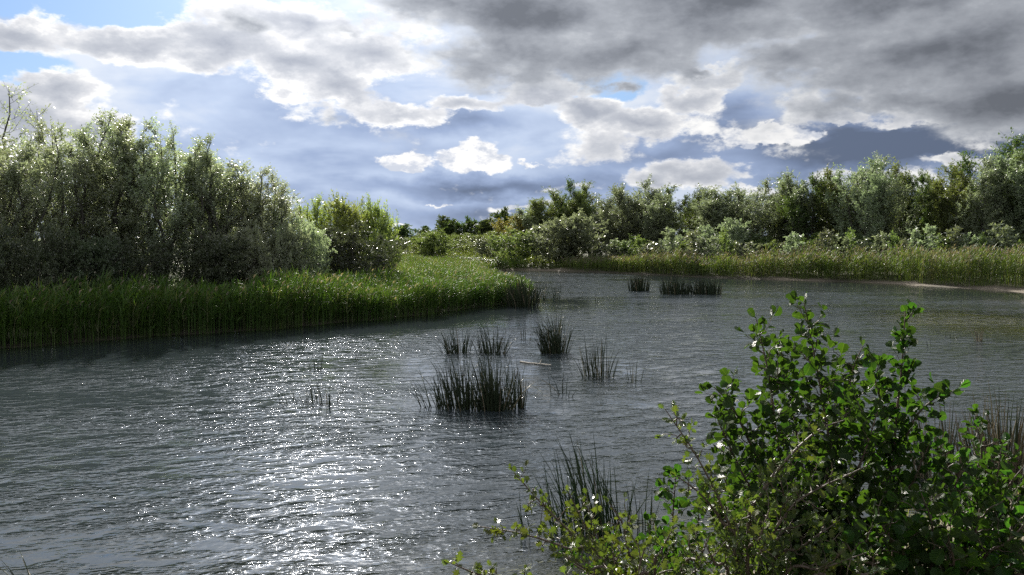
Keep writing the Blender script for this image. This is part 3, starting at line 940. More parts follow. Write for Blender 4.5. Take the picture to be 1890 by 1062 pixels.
def reed_mesh(name, x, y, z, h, rng, mats, plume=0.0, leaves=5, wl=0.012, dry=None):
    n = len(x)
    B = np.stack([x, y, z], 1)
    k = 4
    t = np.linspace(0, 1, k)
    la = rng.normal(0.15, 1.2, n)
    lean = np.stack([np.cos(la), np.sin(la), 0 * la], 1) * (rng.uniform(0.02, 0.14, n) * h)[:, None]
    up = np.array([0, 0, 1.0])
    P = B[:, None, :] + up * (h[:, None] * t)[:, :, None] + lean[:, None, :] * (t ** 2)[None, :, None]
    sa = rng.uniform(0, np.pi, n)
    side = np.stack([np.cos(sa), np.sin(sa), 0 * sa], 1)
    parts = [ribbons(P, np.tile(np.array([1, .9, .7, .3]) * 0.006 * wl / 0.012, (n, 1)), side)]
    # leaves
    ri = np.repeat(np.arange(n), leaves)
    m_ = len(ri)
    lt = rng.uniform(0.25, 0.98, m_)
    base = B[ri] + up * (h[ri] * lt)[:, None] + lean[ri] * (lt ** 2)[:, None]
    fa = rng.normal(0.2, 1.5, m_)
    fd = np.stack([np.cos(fa), np.sin(fa), 0 * fa], 1)
    ll = rng.uniform(0.25, 0.6, m_) * (h[ri] / 1.7) ** 0.5
    t2 = np.linspace(0, 1, 4)
    arch = rng.uniform(0.15, 0.9, m_)
    Q = base[:, None, :] + fd[:, None, :] * (ll[:, None] * t2 * (0.35 + 0.55 * arch[:, None]))[:, :, None] + up * (ll[:, None] * (1.0 * t2 - arch[:, None] * 0.85 * t2 ** 2))[:, :, None]
    sd_ = norm(np.cross(fd, up) + rng.normal(0, 0.3, (m_, 3)))
    parts.append(ribbons(Q, np.outer(rng.uniform(0.7, 1.2, m_) * wl, np.array([.6, 1, .7, .04])), sd_))
    nf = sum(len(p_[1]) for p_ in parts)
    mi = np.zeros(nf, dtype=np.int32)
    if dry is not None:
        drym = dry[np.concatenate([np.repeat(np.arange(n), 3), np.repeat(ri, 3)])]
        mi[drym] = 1
    if plume > 0:
        pk = rng.uniform(0, 1, n) < plume
        tip = P[pk, -1]
        npz = len(tip)
        fa = rng.normal(0.1, 0.7, npz)
        fd = np.stack([np.cos(fa), np.sin(fa), 0 * fa], 1)
        t3 = np.linspace(0, 1, 4)
        pl = rng.uniform(0.18, 0.32, npz)
        for s_ in range(2):
            Qp = tip[:, None, :] - up * 0.04 + up * (pl[:, None] * (t3 - 0.45 * t3 ** 2))[:, :, None] + fd[:, None, :] * (pl[:, None] * 0.5 * t3 ** 1.5)[:, :, None]
            sda = rng.uniform(0, np.pi, npz)
            sdv_ = np.stack([np.cos(sda), np.sin(sda), 0 * sda], 1)
            parts.append(ribbons(Qp, np.outer(np.full(npz, 0.028), np.array([.3, 1, .8, .1])), sdv_))
            mi = np.concatenate([mi, np.full(len(parts[-1][1]), 2, dtype=np.int32)])
    V, Fs = join(parts)
    return mesh_np(name, V, Fs, mats, matidx=mi)


RM = [M['reed'], M['reed_dry'], M['plume']]


def lump(x, y):
    return 0.5 + 0.25 * (np.sin(x * 0.8 + 1.1 * y) + np.sin(x * 1.9 - 0.6 * y + 2))


# left reed bed along the water
x, y, z, sd, rng = scatter(-25, 2, 16, 45, 125000, lambda x, y, sd: (sd > -0.3) & (sd < np.interp(y, [24, 29, 33, 38], [1.7, 2.3, 5.0, 6.0])) & (y < 44) & (x < 2) & (x > -0.72 * y - 3), 5)
k = rng.uniform(0, 1, len(x)) < np.clip(1.05 - sd / 7.0, 0.3, 1) * np.clip(0.55 + 0.9 * lump(x * 1.4, y * 1.4) + sd * 0.3, 0.3, 1)
x, y, z, sd = x[k], y[k], z[k], sd[k]
h = (1.15 + 0.5 * lump(x * .8, y * .8)) * rng.uniform(0.62, 1.1, len(x)) * np.interp(y, [20, 27, 31, 36, 44], [1.0, 0.98, 0.84, 0.66, 0.6])
o = link('reed_bed', reed_mesh('reed_bed', x, y, z, h, rng, RM, plume=0.05, leaves=6, wl=0.0125, dry=rng.uniform(0, 1, len(x)) < 0.14))
tag(o, 'tall green reeds along the left bank, dark at the water', 'reeds', kind='stuff')
# spit: green sedge further back
x, y, z, sd, rng = scatter(-24, 1.5, 30, 78, 60000, lambda x, y, sd: (sd > 0.0) & ((sd > 2.0) & (y > 33) | (y > 41)) & (x > -0.34 * y + 2) & (x < 1.5), 6)
h = (0.62 + 0.3 * lump(x * .7, y * .7)) * rng.uniform(0.65, 1.1, len(x))
o = link('sedge', reed_mesh('sedge', x, y, z, h, rng, [M['grass'], M['reed_dry'], M['plume']], plume=0.04, leaves=4, wl=0.016, dry=rng.uniform(0, 1, len(x)) < 0.22))
tag(o, 'bright green sedge covering the low spit', 'sedge', kind='stuff')
# right reed bed
gapn = lambda x, y: np.sin(x * 0.55 + 0.9) + np.sin(x * 1.3 + y * .2)
x, y, z, sd, rng = scatter(2, 40, 30, 80, 120000, lambda x, y, sd: (sd > 0.1 + 0.35 * np.clip(gapn(x, y), -1, 1)) & (sd < 4.2) & (y > 32) & (x > 4.6), 7)
k = rng.uniform(0, 1, len(x)) < np.clip(1.2 - sd / 6.0, 0.4, 1) * np.clip(0.35 + 1.1 * lump(x * 1.5, y * .6), 0.12, 1)
bar = np.maximum.reduce([np.clip(1.3 - np.hypot(x - bx_, y - by_) / br_, 0, 1) for bx_, by_, br_ in ((25.4, 52.9, 1.6), (28.6, 46.0, 2.6), (3.0, 74.5, 3.0), (19.5, 58.3, 1.5))])
k &= sd > 0.1 + 0.95 * bar
x, y, z, sd = x[k], y[k], z[k], sd[k]
ang = x / y * F + 945
h = np.interp(ang, [1040, 1120, 1250, 1290, 1350, 1500, 1700, 1890], [0.85, 1.05, 1.6, 1.25, 1.35, 1.75, 1.85, 2.1]) * (0.86 + 0.28 * lump(x, y)) * rng.uniform(0.72, 1.08, len(x))
dry = rng.uniform(0, 1, len(x)) < 0.6 * np.interp(ang, [1040, 1130, 1290, 1300, 1350, 1360, 1480, 1520, 1690, 1720, 1890], [.5, .5, .6, .1, .1, .75, .6, .2, .3, .55, .5])
o = link('reed_bed', reed_mesh('reed_bed', x, y, z, h, rng, [M['reed_pale'], M['reed_dry'], M['plume']], plume=0.55, leaves=5, wl=0.018, dry=dry))
tag(o, 'pale green and brown plumed reeds along the far right bank', 'reeds', kind='stuff')

# rough herbs between the reeds and the trees, and the ground below the far hedge
def herb_mesh(name, x, y, z, h, rng, mats, leaves=12, L=0.14, W=0.03):
    n = len(x)
    ji = np.repeat(np.arange(n), leaves)
    t = rng.uniform(0.05, 1, len(ji))
    ln = rng.normal(0, 0.16, (n, 3)) * h[:, None]
    pos = np.stack([x, y, z], 1)[ji] + ln[ji] * t[:, None] + np.array([0, 0, 1.0]) * (h[ji] * t)[:, None] + rng.normal(0, 0.05, (len(ji), 3))
    ax = norm(rng.normal(0, 0.7, (len(ji), 3)) + np.array([0, 0, 0.7]))
    nr = norm(np.cross(ax, rng.normal(0, 1, (len(ji), 3))))
    s = rng.uniform(0.6, 1.3, len(ji))
    V, Fq = leaf_quads(pos, ax, nr, L * s, W * s)
    return mesh_np(name, V, Fq, mats, matidx=(rng.uniform(0, 1, n) < 0.5).astype(np.int32)[ji])


x, y, z, sd, rng = scatter(3, 60, 36, 92, 20000, lambda x, y, sd: (sd > 2.6) & (sd < 11) & (x > 4), 8)
h = rng.uniform(0.3, 1.0, len(x)) * (0.6 + 0.5 * lump(x, y))
tag(link('undergrowth', herb_mesh('undergrowth', x, y, z, h, rng, [M['scrub'], M['willow_far']])), 'rough leafy undergrowth behind the right reeds', 'undergrowth', kind='stuff')
x, y, z, sd, rng = scatter(-45, 12, 62, 128, 26000, lambda x, y, sd: (sd > 1.0) & (x > -0.30 * y) & (x < 0.06 * y + 1), 9)
h = rng.uniform(0.35, 1.1, len(x)) * (0.5 + 0.8 * lump(x * .4, y * .4)) * np.interp(y, [62, 80, 100, 128], [0.6, 0.8, 1.3, 1.8])
tag(link('rough_grassland', herb_mesh('rough_grassland', x, y, z, h, rng, [M['grass'], M['scrub']], 11, 0.2, 0.035)), 'rough grass and scrub rising behind the spit', 'grassland', kind='stuff')
x, y, z, sd, rng = scatter(-40, -3, 17, 44, 9000, lambda x, y, sd: (sd > 3.2) & (sd < 14), 10)
h = rng.uniform(0.3, 1.0, len(x))
tag(link('undergrowth', herb_mesh('undergrowth', x, y, z, h, rng, [M['scrub'], M['willow']], 12, 0.11, 0.02)), 'shaded undergrowth beneath the left willows', 'undergrowth', kind='stuff')
# grass on the near bank
x, y, z, sd, rng = scatter(-6, 9, 1.5, 11, 16000, lambda x, y, sd: (sd > 0.35) & (lump(x * 2, y * 2) + sd * .25 > 0.75), 12)
h = rng.uniform(0.12, 0.4, len(x))
tag(link('bank_grass', reed_mesh('bank_grass', x, y, z, h, rng, [M['grass'], M['reed_dry'], M['plume']], 0.05, 3, 0.004, rng.uniform(0, 1, len(x)) < 0.3)), 'thin grass on the near sandy bank', 'grass', kind='stuff')


# ------------------------------------------------------------------ rushes standing in the water: every clump a thing, every stem a part
def stem_meshes(mat, seed, r=1.0):
    rng = np.random.default_rng(seed)
    res = []
    for b in (0.02, 0.08, 0.16, 0.28, 0.45):
        t = np.linspace(0, 1, 6)
        P = np.stack([b * t ** 2.2, 0.02 * np.sin(t * 3), t * (1 - 0.25 * b * t)], 1)[None]
        V, Fq = tubes(P, (np.array([1, 1, .9, .75, .5, .12]) * 0.0085 * r)[None], 4)
        res.append(mesh_np('stem', V, Fq, mat, smooth=True))
    return res


RUSH = {'dark': stem_meshes(M['rush'], 1), 'dry': stem_meshes(M['rush_dry'], 2), 'green': stem_meshes(M['rush_green'], 3, 0.8)}


def clump(name, px, base_py, wpx, hpx, n, label, group=None, kind='dark', depth=0.6, bend=(0, 1, 1, 2, 3), wind=0.25, thick=1.0, dense=0.5, dry=0.09, seed=0, zmin=None):
    rng = random.Random(seed * 77 + px)
    k = pdir(px, base_py)
    d = -CAMZ / k.z * k.y
    x = px_x(px, d)
    z0 = gz(x, d)
    e = empty(name, (x, d, min(z0, 0.0)), label, 'rushes', group)
    rw = wpx / F * d / 2
    H = hpx / F * d * 1.22
    for i in range(n):
        a = rng.uniform(0, 6.283)
        q = rng.random() ** dense
        ox, oy = math.cos(a) * q * rw, math.sin(a) * q * rw * depth
        f = rng.choice(bend)
        ms = RUSH['dry'] if rng.random() < dry else RUSH[kind]
        o = link('stem', ms[f], e)
        hh = H * rng.uniform(0.5, 1.05) * (1.0 - 0.38 * q ** 2)
        zb = max(gz(x + ox, d + oy), -0.3) if i % 6 == 0 else max(z0, -0.3)
        zb = min(zb, 0.0) - 0.03
        o.location = (ox, oy, zb - e.location.z)
        hh -= zb
        out = math.atan2(oy, ox)
        wz = math.atan2(math.sin(out) * q, math.cos(out) * q - wind * 1.6) if rng.random() < 0.85 else rng.uniform(0, 6.28)
        tilt = rng.gauss(0, 0.05) + 0.14 * q
        o.rotation_euler = (0, tilt, wz)
        w_ = 1.3 * thick * rng.uniform(0.75, 1.2)
        # keep the stem's own thickness independent of its height
        o.scale = (hh * 0.5 + 0.5 * w_, w_, hh)
    return e


clump('rush_clump', 845, 652, 40, 56, 60, 'left of the two small dark rush clumps behind the large one', 'dark rush clumps in mid water', seed=1)
clump('rush_clump', 908, 653, 44, 58, 80, 'right of the two small dark rush clumps behind the large one', 'dark rush clumps in mid water', seed=2)
clump('rush_clump', 1023, 652, 42, 70, 150, 'dense dark rush clump standing alone right of the others', 'dark rush clumps in mid water', seed=3, wind=0.3)
clump('rush_clump', 1104, 696, 54, 76, 46, 'loose upright rush clump right of the floating stick', 'dark rush clumps in mid water', seed=4, bend=(0, 0, 1, 1, 2))
clump('rush_clump', 850, 752, 104, 88, 130, 'loose left half of the large rush stand in mid water', 'dark rush clumps in mid water', seed=5, dense=0.6)
clump('rush_clump', 908, 756, 58, 100, 130, 'dense dark right half of the large rush stand in mid water', 'dark rush clumps in mid water', seed=6)
clump('rush_clump', 952, 752, 34, 82, 26, 'thin fringe of rushes at the right of the large stand', 'dark rush clumps in mid water', seed=7, bend=(0, 0, 1))
clump('rush_clump', 797, 752, 34, 70, 9, 'few thin bent stems at the left of the large rush stand', 'sparse rush stems in the water', seed=8, bend=(2, 3, 3, 4))
clump('rush_clump', 590, 743, 76, 40, 24, 'sparse rushes in the sun glitter left of centre', 'sparse rush stems in the water', seed=9, bend=(0, 1, 2))
clump('rush_clump', 540, 745, 60, 34, 9, 'thin stems left of the sparse rushes in the glitter', 'sparse rush stems in the water', seed=10, bend=(1, 2, 3))
clump('rush_clump', 585, 684, 16, 36, 9, 'small rush tuft in the glitter above the sparse rushes', 'sparse rush stems in the water', seed=11, bend=(0, 1, 2))
clump('rush_clump', 657, 664, 8, 22, 4, 'tiny rush tuft in the glitter left of the small clumps', 'sparse rush stems in the water', seed=12, bend=(0, 1))
clump('rush_clump', 1035, 728, 50, 54, 8, 'few stems between the large stand and the loose upright clump', 'sparse rush stems in the water', seed=13, bend=(0, 0, 3, 4))
clump('rush_clump', 1171, 706, 22, 40, 6, 'few stems right of the loose upright clump', 'sparse rush stems in the water', seed=14, bend=(0, 0, 1))
clump('rush_clump', 966, 628, 22, 30, 7, 'few stems between the small clumps and the dense lone clump', 'sparse rush stems in the water', seed=15, bend=(0, 0, 1))
clump('rush_clump', 1100, 560, 14, 20, 5, 'few distant stems in open water before the far inlet', 'sparse rush stems in the water', seed=16, bend=(0, 0))
clump('rush_clump', 965, 566, 56, 60, 150, 'dark rush clump at the tip of the left spit', 'rush clumps off the banks', seed=17, thick=1.5)
clump('rush_clump', 1000, 553, 26, 34, 34, 'rush fringe just right of the spit tip', 'rush clumps off the banks', seed=18, thick=1.5, kind='green')
clump('rush_clump', 1026, 552, 22, 30, 26, 'outermost rush fringe off the spit tip', 'rush clumps off the banks', seed=19, thick=1.5, kind='green')
clump('rush_clump', 1179, 537, 36, 32, 150, 'small dark rush island off the far bank', 'rush clumps off the banks', seed=20, thick=2.0, bend=(0, 0, 1))
clump('rush_clump', 1246, 543, 52, 34, 190, 'left half of the wide dark rush island', 'rush clumps off the banks', seed=21, thick=2.0, bend=(0, 0, 1))
clump('rush_clump', 1302, 543, 56, 32, 190, 'right half of the wide dark rush island', 'rush clumps off the banks', seed=22, thick=2.0, bend=(0, 0, 1))
clump('rush_clump', 1808, 630, 7, 34, 14, 'small brown rush tuft in the yellowish shallows', 'brown rush tufts in the shallows', kind='dry', seed=23, bend=(0, 0, 1), dry=0.5)
clump('rush_clump', 1752, 624, 10, 20, 5, 'three thin stems left of the brown tuft in the shallows', 'brown rush tufts in the shallows', kind='dark', seed=24, bend=(0, 0, 1))
clump('rush_clump', 1718, 640, 8, 26, 3, 'thin stems in the shallows right of the tall alder shoot', 'brown rush tufts in the shallows', kind='dark', seed=25, bend=(0,))
clump('rush_clump', 1435, 578, 8, 20, 3, 'thin stems in open water left of the tallest alder shoot', 'sparse rush stems in the water', seed=26, bend=(0,))
clump('rush_clump', 1085, 985, 160, 165, 95, 'tall green rushes in the near water behind the hawthorn', 'near rushes', kind='green', seed=27, bend=(0, 1, 1, 2, 2, 3), wind=0.6, dense=0.7, thick=1.0)
clump('rush_clump', 1175, 985, 60, 120, 14, 'right fringe of the tall near rushes', 'near rushes', kind='green', seed=28, bend=(0, 0, 1, 1), wind=0.3, thick=0.8)
clump('rush_clump', 975, 985, 40, 100, 7, 'few near stems left of the tall green rushes', 'near rushes', kind='green', seed=29, bend=(0, 1), wind=0.4, thick=0.8)
clump('rush_clump', 1730, 880, 90, 130, 85, 'thin grey rushes behind the right alder', 'near rushes', kind='dark', seed=30, bend=(0, 0, 1, 1), dry=0.45, thick=0.8)
clump('rush_clump', 1840, 895, 120, 160, 170, 'tall dry brown rushes at the right edge by the sand', 'near rushes', kind='dark', seed=31, bend=(0, 0, 1, 1, 2), dry=0.5, thick=0.9)
clump('rush_clump', 60, 1085, 40, 70, 7, 'few bent stems in the bottom left corner', 'near rushes', kind='dark', seed=32, bend=(3, 4, 4), wind=0.9)

# floating stick and drift twigs
def stick(px0, py0, px1, py1, r, label):
    a = pdir(px0, py0); a = a * (-CAMZ / a.z) + Vector((0, 0, CAMZ + 0.012))
    b = pdir(px1, py1); b = b * (-CAMZ / b.z) + Vector((0, 0, CAMZ + 0.012))
    t = np.linspace(0, 1, 9)
    rng = np.random.default_rng(int(px0))
    dv = np.array(b - a)
    P = t[:, None] * dv[None, :] + np.cumsum(rng.normal(0, 0.012, (9, 3)) * np.array([1, 1, .3]), 0)
    br = np.stack([P[5] * (1 - s) + (P[5] + np.array([0.05, 0.03, 0.10])) * s for s in np.linspace(0, 1, 9)])
    V, Fs = join([tubes(P[None], (r * np.linspace(1, .55, 9))[None], 6), tubes(br[None], (r * .5 * np.linspace(1, .4, 9))[None], 5)])
    o = link('floating_stick', mesh_np('floating_stick', V, Fs, M['deadwood'], smooth=True))
    o.location = a
    return tag(o, label, 'stick')


stick(959, 669, 1016, 676, 0.022, 'bleached stick floating in mid water beside the dense lone rush clump')


# ------------------------------------------------------------------ near shrubs, leaf by leaf
def leaf_mesh(name, prof, mat, fold=0.10, curl=0.12, seed=0, tip=1.0, notch=None):
    """prof: rows (t, half width); unit length, lies along +y, faces +z"""
    rng = np.random.default_rng(seed)
    V, UV = [], []
    V.append((0, -0.22, -0.0)); UV.append((0, 0))
    rows = []
    for t, w in prof:
        i = len(V)
        zc = -curl * t * t
        for s in (-1, 0, 1):
            ww = w * (1 + rng.uniform(-.06, .06))
            V.append((s * ww, t + (0.035 * abs(s)), zc + abs(s) * fold * w + rng.normal(0, .008)))
            UV.append((s * ww, t))
        rows.append(i)
    i = len(V)
    V.append((0, tip, -curl)); UV.append((0, 1))
    quads, tris = [], []
    for a, b_ in zip(rows[:-1], rows[1:]):
        quads += [(a, a + 1, b_ + 1, b_), (a + 1, a + 2, b_ + 2, b_ + 1)]
    a = rows[-1]
    tris += [(a, a + 1, i), (a + 1, a + 2, i)]
    r0 = rows[0]
    tris += [(0, r0 + 1, r0), (0, r0 + 2, r0 + 1)]
    return mesh_np(name, np.array(V), [np.array(quads), np.array(tris)], mat, uv=np.array(UV), smooth=True), np.array(V, dtype=float), np.array(quads), np.array(tris), np.array(UV)


alder_prof = [(0.0, .03), (.12, .16), (.24, .30), (.36, .36), (.46, .46), (.57, .40), (.68, .49), (.79, .38), (.89, .34), (.97, .15)]
haw_prof = [(0.0, .03), (.15, .08), (.28, .40), (.36, .17), (.52, .46), (.60, .18), (.78, .32), (.86, .13)]
ALD = [leaf_mesh('leaf', alder_prof, M['alder'], f, c, s, tip=0.965) for s, (f, c) in enumerate([(.3, .3), (.5, .45), (.2, .18), (.4, -.2)])]
HAW = [leaf_mesh('leaf', haw_prof, M['hawthorn'], f, c, s + 9) for s, (f, c) in enumerate([(.2, .15), (.4, .3), (.1, 0), (.3, -.1)])]


def catmull(P, n):
    P = np.array(P, float)
    P = np.vstack([2 * P[0] - P[1], P, 2 * P[-1] - P[-2]])
    seg = len(P) - 3
    ts = np.linspace(0, seg, n)
    i = np.clip(ts.astype(int), 0, seg - 1)
    t = (ts - i)[:, None]
    p0, p1, p2, p3 = P[i], P[i + 1], P[i + 2], P[i + 3]
    return 0.5 * (2 * p1 + (p2 - p0) * t + (2 * p0 - 5 * p1 + 4 * p2 - p3) * t * t + (3 * p1 - p0 - 3 * p2 + p3) * t ** 3)


def shrub(name, label, cat, root, stems, leafset, seed, twig_len=0.28, twig_gap=0.07, leaf_gap=0.035, size=0.065, start=0.35, r0=0.010, upb=0.35, lead=None, group=None, side_twigs=0.25, face_up=0.55):
    """root (px, d); stems: lists of (px, py, d) above the root"""
    rng = np.random.default_rng(seed)
    rx = px_x(root[0], root[1], 1.0)
    rz = gz(rx, root[1]) - 0.03
    O = np.array([rx, root[1], rz])
    e = empty(name, tuple(O), label, cat, group)
    sites = []
    up = np.array([0, 0, 1.0])

    def walk(C, t0, gap, sz):
        """leaf sites along a curve C (n,3)"""
        seg = np.linalg.norm(np.diff(C, axis=0), axis=1)
        s = np.concatenate([[0], np.cumsum(seg)])
        L = s[-1]
        q = t0 * L
        j = 0
        ph = rng.uniform(0, 6.28)
        while q < L:
            P = np.array([np.interp(q, s, C[:, c_]) for c_ in range(3)])
            i = min(np.searchsorted(s, q), len(C) - 1)
            T = norm(C[i] - C[max(i - 1, 0)] + 1e-9)
            a = perp(T[None])[0]
            b = np.cross(T, a)
            ph += 2.4
            outd = a * math.cos(ph) + b * math.sin(ph)
            fr_ = q / L
            axd = norm(outd * 0.9 + T * (0.35 + 0.5 * fr_) + rng.normal(0, 0.25, 3) - up * 0.12)
            nn = norm(up * face_up + rng.normal(0, 0.7, 3) + np.array([0, -0.2, 0]))
            nn = norm(nn - axd * np.dot(nn, axd))
            sites.append((P, axd, nn, sz * rng.uniform(0.45, 1.2) * (1.0 - 0.4 * fr_)))
            q += gap * rng.uniform(0.6, 1.4)
        T = norm(C[-1] - C[-2])
        for _ in range(2):
            axd = norm(T + rng.normal(0, 0.35, 3))
            nn = rng.normal(0, 1, 3)
            nn = norm(nn - axd * np.dot(nn, axd))
            sites.append((C[-1], axd, nn, sz * rng.uniform(0.45, 0.8)))

    for si, st in enumerate(stems):
        opts = {}
        if isinstance(st, tuple) and isinstance(st[1], dict):
            st, opts = st
        pts = [O + rng.normal(0, 0.03, 3) * np.array([1, 1, 0])] + [np.array(pt(*p_)) for p_ in st]
        C = catmull(pts, 40)
        rr_ = opts.get('r0', r0) * np.linspace(1, 0.16, 40) ** 0.8
        parts = [tubes((C - O)[None], rr_[None], 6)]
        walk(C, opts.get('bare', start + 0.25), opts.get('gap', leaf_gap * 1.1), size * opts.get('sz', 1.0))
        seg = np.linalg.norm(np.diff(C, axis=0), axis=1)
        s = np.concatenate([[0], np.cumsum(seg)])
        L = s[-1]
        q = opts.get('start', start) * L
        ph = rng.uniform(0, 6.28)
        tws = []
        tl0 = opts.get('twig', twig_len)
        while q < L * 0.97 and tl0 > 0:
            P = np.array([np.interp(q, s, C[:, c_]) for c_ in range(3)])
            i = min(np.searchsorted(s, q), 39)
            T = norm(C[i] - C[max(i - 1, 0)])
            a = perp(T[None])[0]
            b = np.cross(T, a)
            ph += 2.4
            dv = norm((a * math.cos(ph) + b * math.sin(ph)) + T * 0.55 + up * 0.15)
            ln = tl0 * rng.uniform(0.5, 1.15) * (1.05 - 0.7 * q / L)
            tt = np.linspace(0, 1, 7)[:, None]
            tw = P + dv * ln * tt + up * (upb * ln * tt ** 2) + np.cumsum(rng.normal(0, 0.008, (7, 3)), 0) * (tt > 0)
            tws.append(tw)
            walk(tw, 0.18, opts.get('tgap', leaf_gap), size * opts.get('sz', 1.0))
            if rng.random() < side_twigs:
                dv2 = norm(dv + rng.normal(0, 0.7, 3))
                tw2 = tw[3] + dv2 * ln * 0.6 * tt + up * (0.2 * ln * tt ** 2)
                tws.append(tw2)
                walk(tw2, 0.1, opts.get('tgap', leaf_gap), size * 0.9 * opts.get('sz', 1.0))
            q += opts.get('tw_gap', twig_gap) * rng.uniform(0.6, 1.4)
        if tws:
            tws = np.array(tws) - O
            parts.append(tubes(tws, np.tile(np.linspace(0.0032, 0.0012, 7) * (r0 / 0.010) ** .5, (len(tws), 1)), 4))
        V, Fs = join(parts)
        link('stem', mesh_np('stem', V, Fs, M['twig'], smooth=True), e)
    # which leaves show: inside the frame, nearest first
    vis = []
    for i, (P, axd, nn, sz) in enumerate(sites):
        rel = P - np.array([0, 0, CAMZ])
        cz = rel[1] * CT - rel[2] * ST
        cyy = rel[1] * ST + rel[2] * CT
        inside = abs(rel[0] / cz) < 0.65 and abs(cyy / cz) < 0.37
        vis.append((0 if inside else 1, cz / sz, i))
    vis.sort()
    solo = set(i for f_, _, i in vis[:300] if f_ == 0)
    restV, restQ, restT, restUV, off = [], [], [], [], 0
    for i, (P, axd, nn, sz) in enumerate(sites):
        sx = np.cross(axd, nn)
        Mx = Matrix(((sx[0] * sz, axd[0] * sz, nn[0] * sz, P[0] - O[0] + axd[0] * sz * .22), (sx[1] * sz, axd[1] * sz, nn[1] * sz, P[1] - O[1] + axd[1] * sz * .22), (sx[2] * sz, axd[2] * sz, nn[2] * sz, P[2] - O[2] + axd[2] * sz * .22), (0, 0, 0, 1)))
        lf = leafset[i % len(leafset)]
        if i in solo:
            o = link('leaf', lf[0], e)
            o.matrix_basis = Mx
        else:
            A = np.array(Mx)
            v = lf[1] @ A[:3, :3].T + A[:3, 3]
            restV.append(v); restQ.append(lf[2] + off); restT.append(lf[3] + off); restUV.append(lf[4])
            off += len(v)
    if restV:
        fo = link('foliage', mesh_np('foliage', np.concatenate(restV), [np.concatenate(restQ), np.concatenate(restT)], leafset[0][0].materials[0], uv=np.concatenate(restUV)), e)
        fo['kind'] = 'stuff'
    return e, len(sites)


AG = 'alders on the near bank'
cnt = []
cnt.append(shrub('alder_shrub', 'tallest leafy alder with several shoots at the front right', 'alder', (1500, 4.3), [
    [(1500, 1000, 4.2), (1530, 850, 4.15), (1518, 740, 4.1), (1500, 640, 4.05), (1484, 560, 4.0)],
    [(1470, 1000, 4.1), (1440, 850, 4.0), (1420, 700, 3.95), (1396, 590, 3.9)],
    [(1450, 960, 4.1), (1390, 830, 3.95), (1350, 750, 3.9), (1318, 715, 3.85)],
    [(1530, 900, 4.25), (1560, 770, 4.25), (1572, 690, 4.25), (1592, 640, 4.2)],
    [(1460, 1000, 4.0), (1385, 900, 3.85), (1345, 820, 3.8), (1325, 775, 3.75)],
    [(1490, 950, 4.4), (1470, 800, 4.45), (1452, 700, 4.45), (1440, 640, 4.4)],
    [(1540, 960, 4.1), (1590, 850, 4.0), (1620, 760, 3.95)],
    [(1510, 960, 4.5), (1540, 820, 4.55), (1545, 720, 4.5)],
    [(1420, 1010, 4.2), (1360, 930, 4.25), (1330, 870, 4.3)],
    [(1560, 1000, 4.2), (1600, 930, 4.1), (1640, 880, 4.0)],
    [(1440, 1060, 4.3), (1370, 1000, 4.3), (1300, 930, 4.3)],
    [(1450, 1080, 4.4), (1390, 1030, 4.5), (1320, 1000, 4.5)],
    [(1500, 1080, 4.0), (1480, 1000, 3.9), (1440, 920, 3.9)],
    [(1540, 1090, 4.0), (1560, 1010, 3.9), (1540, 930, 3.9)],
], ALD, 41, twig_len=0.30, twig_gap=0.038, leaf_gap=0.023, size=0.070, start=0.26, group=AG)[1])
cnt.append(shrub('alder_shrub', 'slender alder with one tall bare-stemmed shoot right of the tallest', 'alder', (1650, 4.5), [
    ([(1648, 950, 4.4), (1652, 800, 4.35), (1664, 680, 4.3), (1671, 575, 4.25)], dict(start=0.62, twig=0.15, bare=0.6)),
    [(1655, 900, 4.4), (1680, 790, 4.35), (1720, 740, 4.3), (1768, 718, 4.25)],
    [(1645, 900, 4.4), (1635, 780, 4.35), (1615, 700, 4.3), (1618, 672, 4.3)],
    [(1660, 960, 4.3), (1690, 880, 4.2), (1715, 820, 4.15)],
    [(1640, 960, 4.5), (1610, 870, 4.5), (1600, 790, 4.5)],
], ALD, 42, twig_len=0.2, twig_gap=0.05, leaf_gap=0.026, size=0.074, start=0.4, group=AG)[1])
cnt.append(shrub('alder_shrub', 'low bright green alder spreading to the right edge before the dry rushes', 'alder', (1790, 4.6), [
    [(1795, 960, 4.5), (1812, 850, 4.45), (1800, 768, 4.4)],
    [(1770, 960, 4.5), (1745, 870, 4.4), (1725, 810, 4.35)],
    [(1820, 980, 4.5), (1860, 900, 4.4), (1895, 855, 4.35)],
    [(1800, 980, 4.3), (1835, 900, 4.2), (1850, 820, 4.15)],
    [(1780, 1000, 4.2), (1760, 920, 4.1), (1780, 850, 4.05)],
], ALD, 43, twig_len=0.22, twig_gap=0.05, leaf_gap=0.034, size=0.068, start=0.35, group=AG)[1])
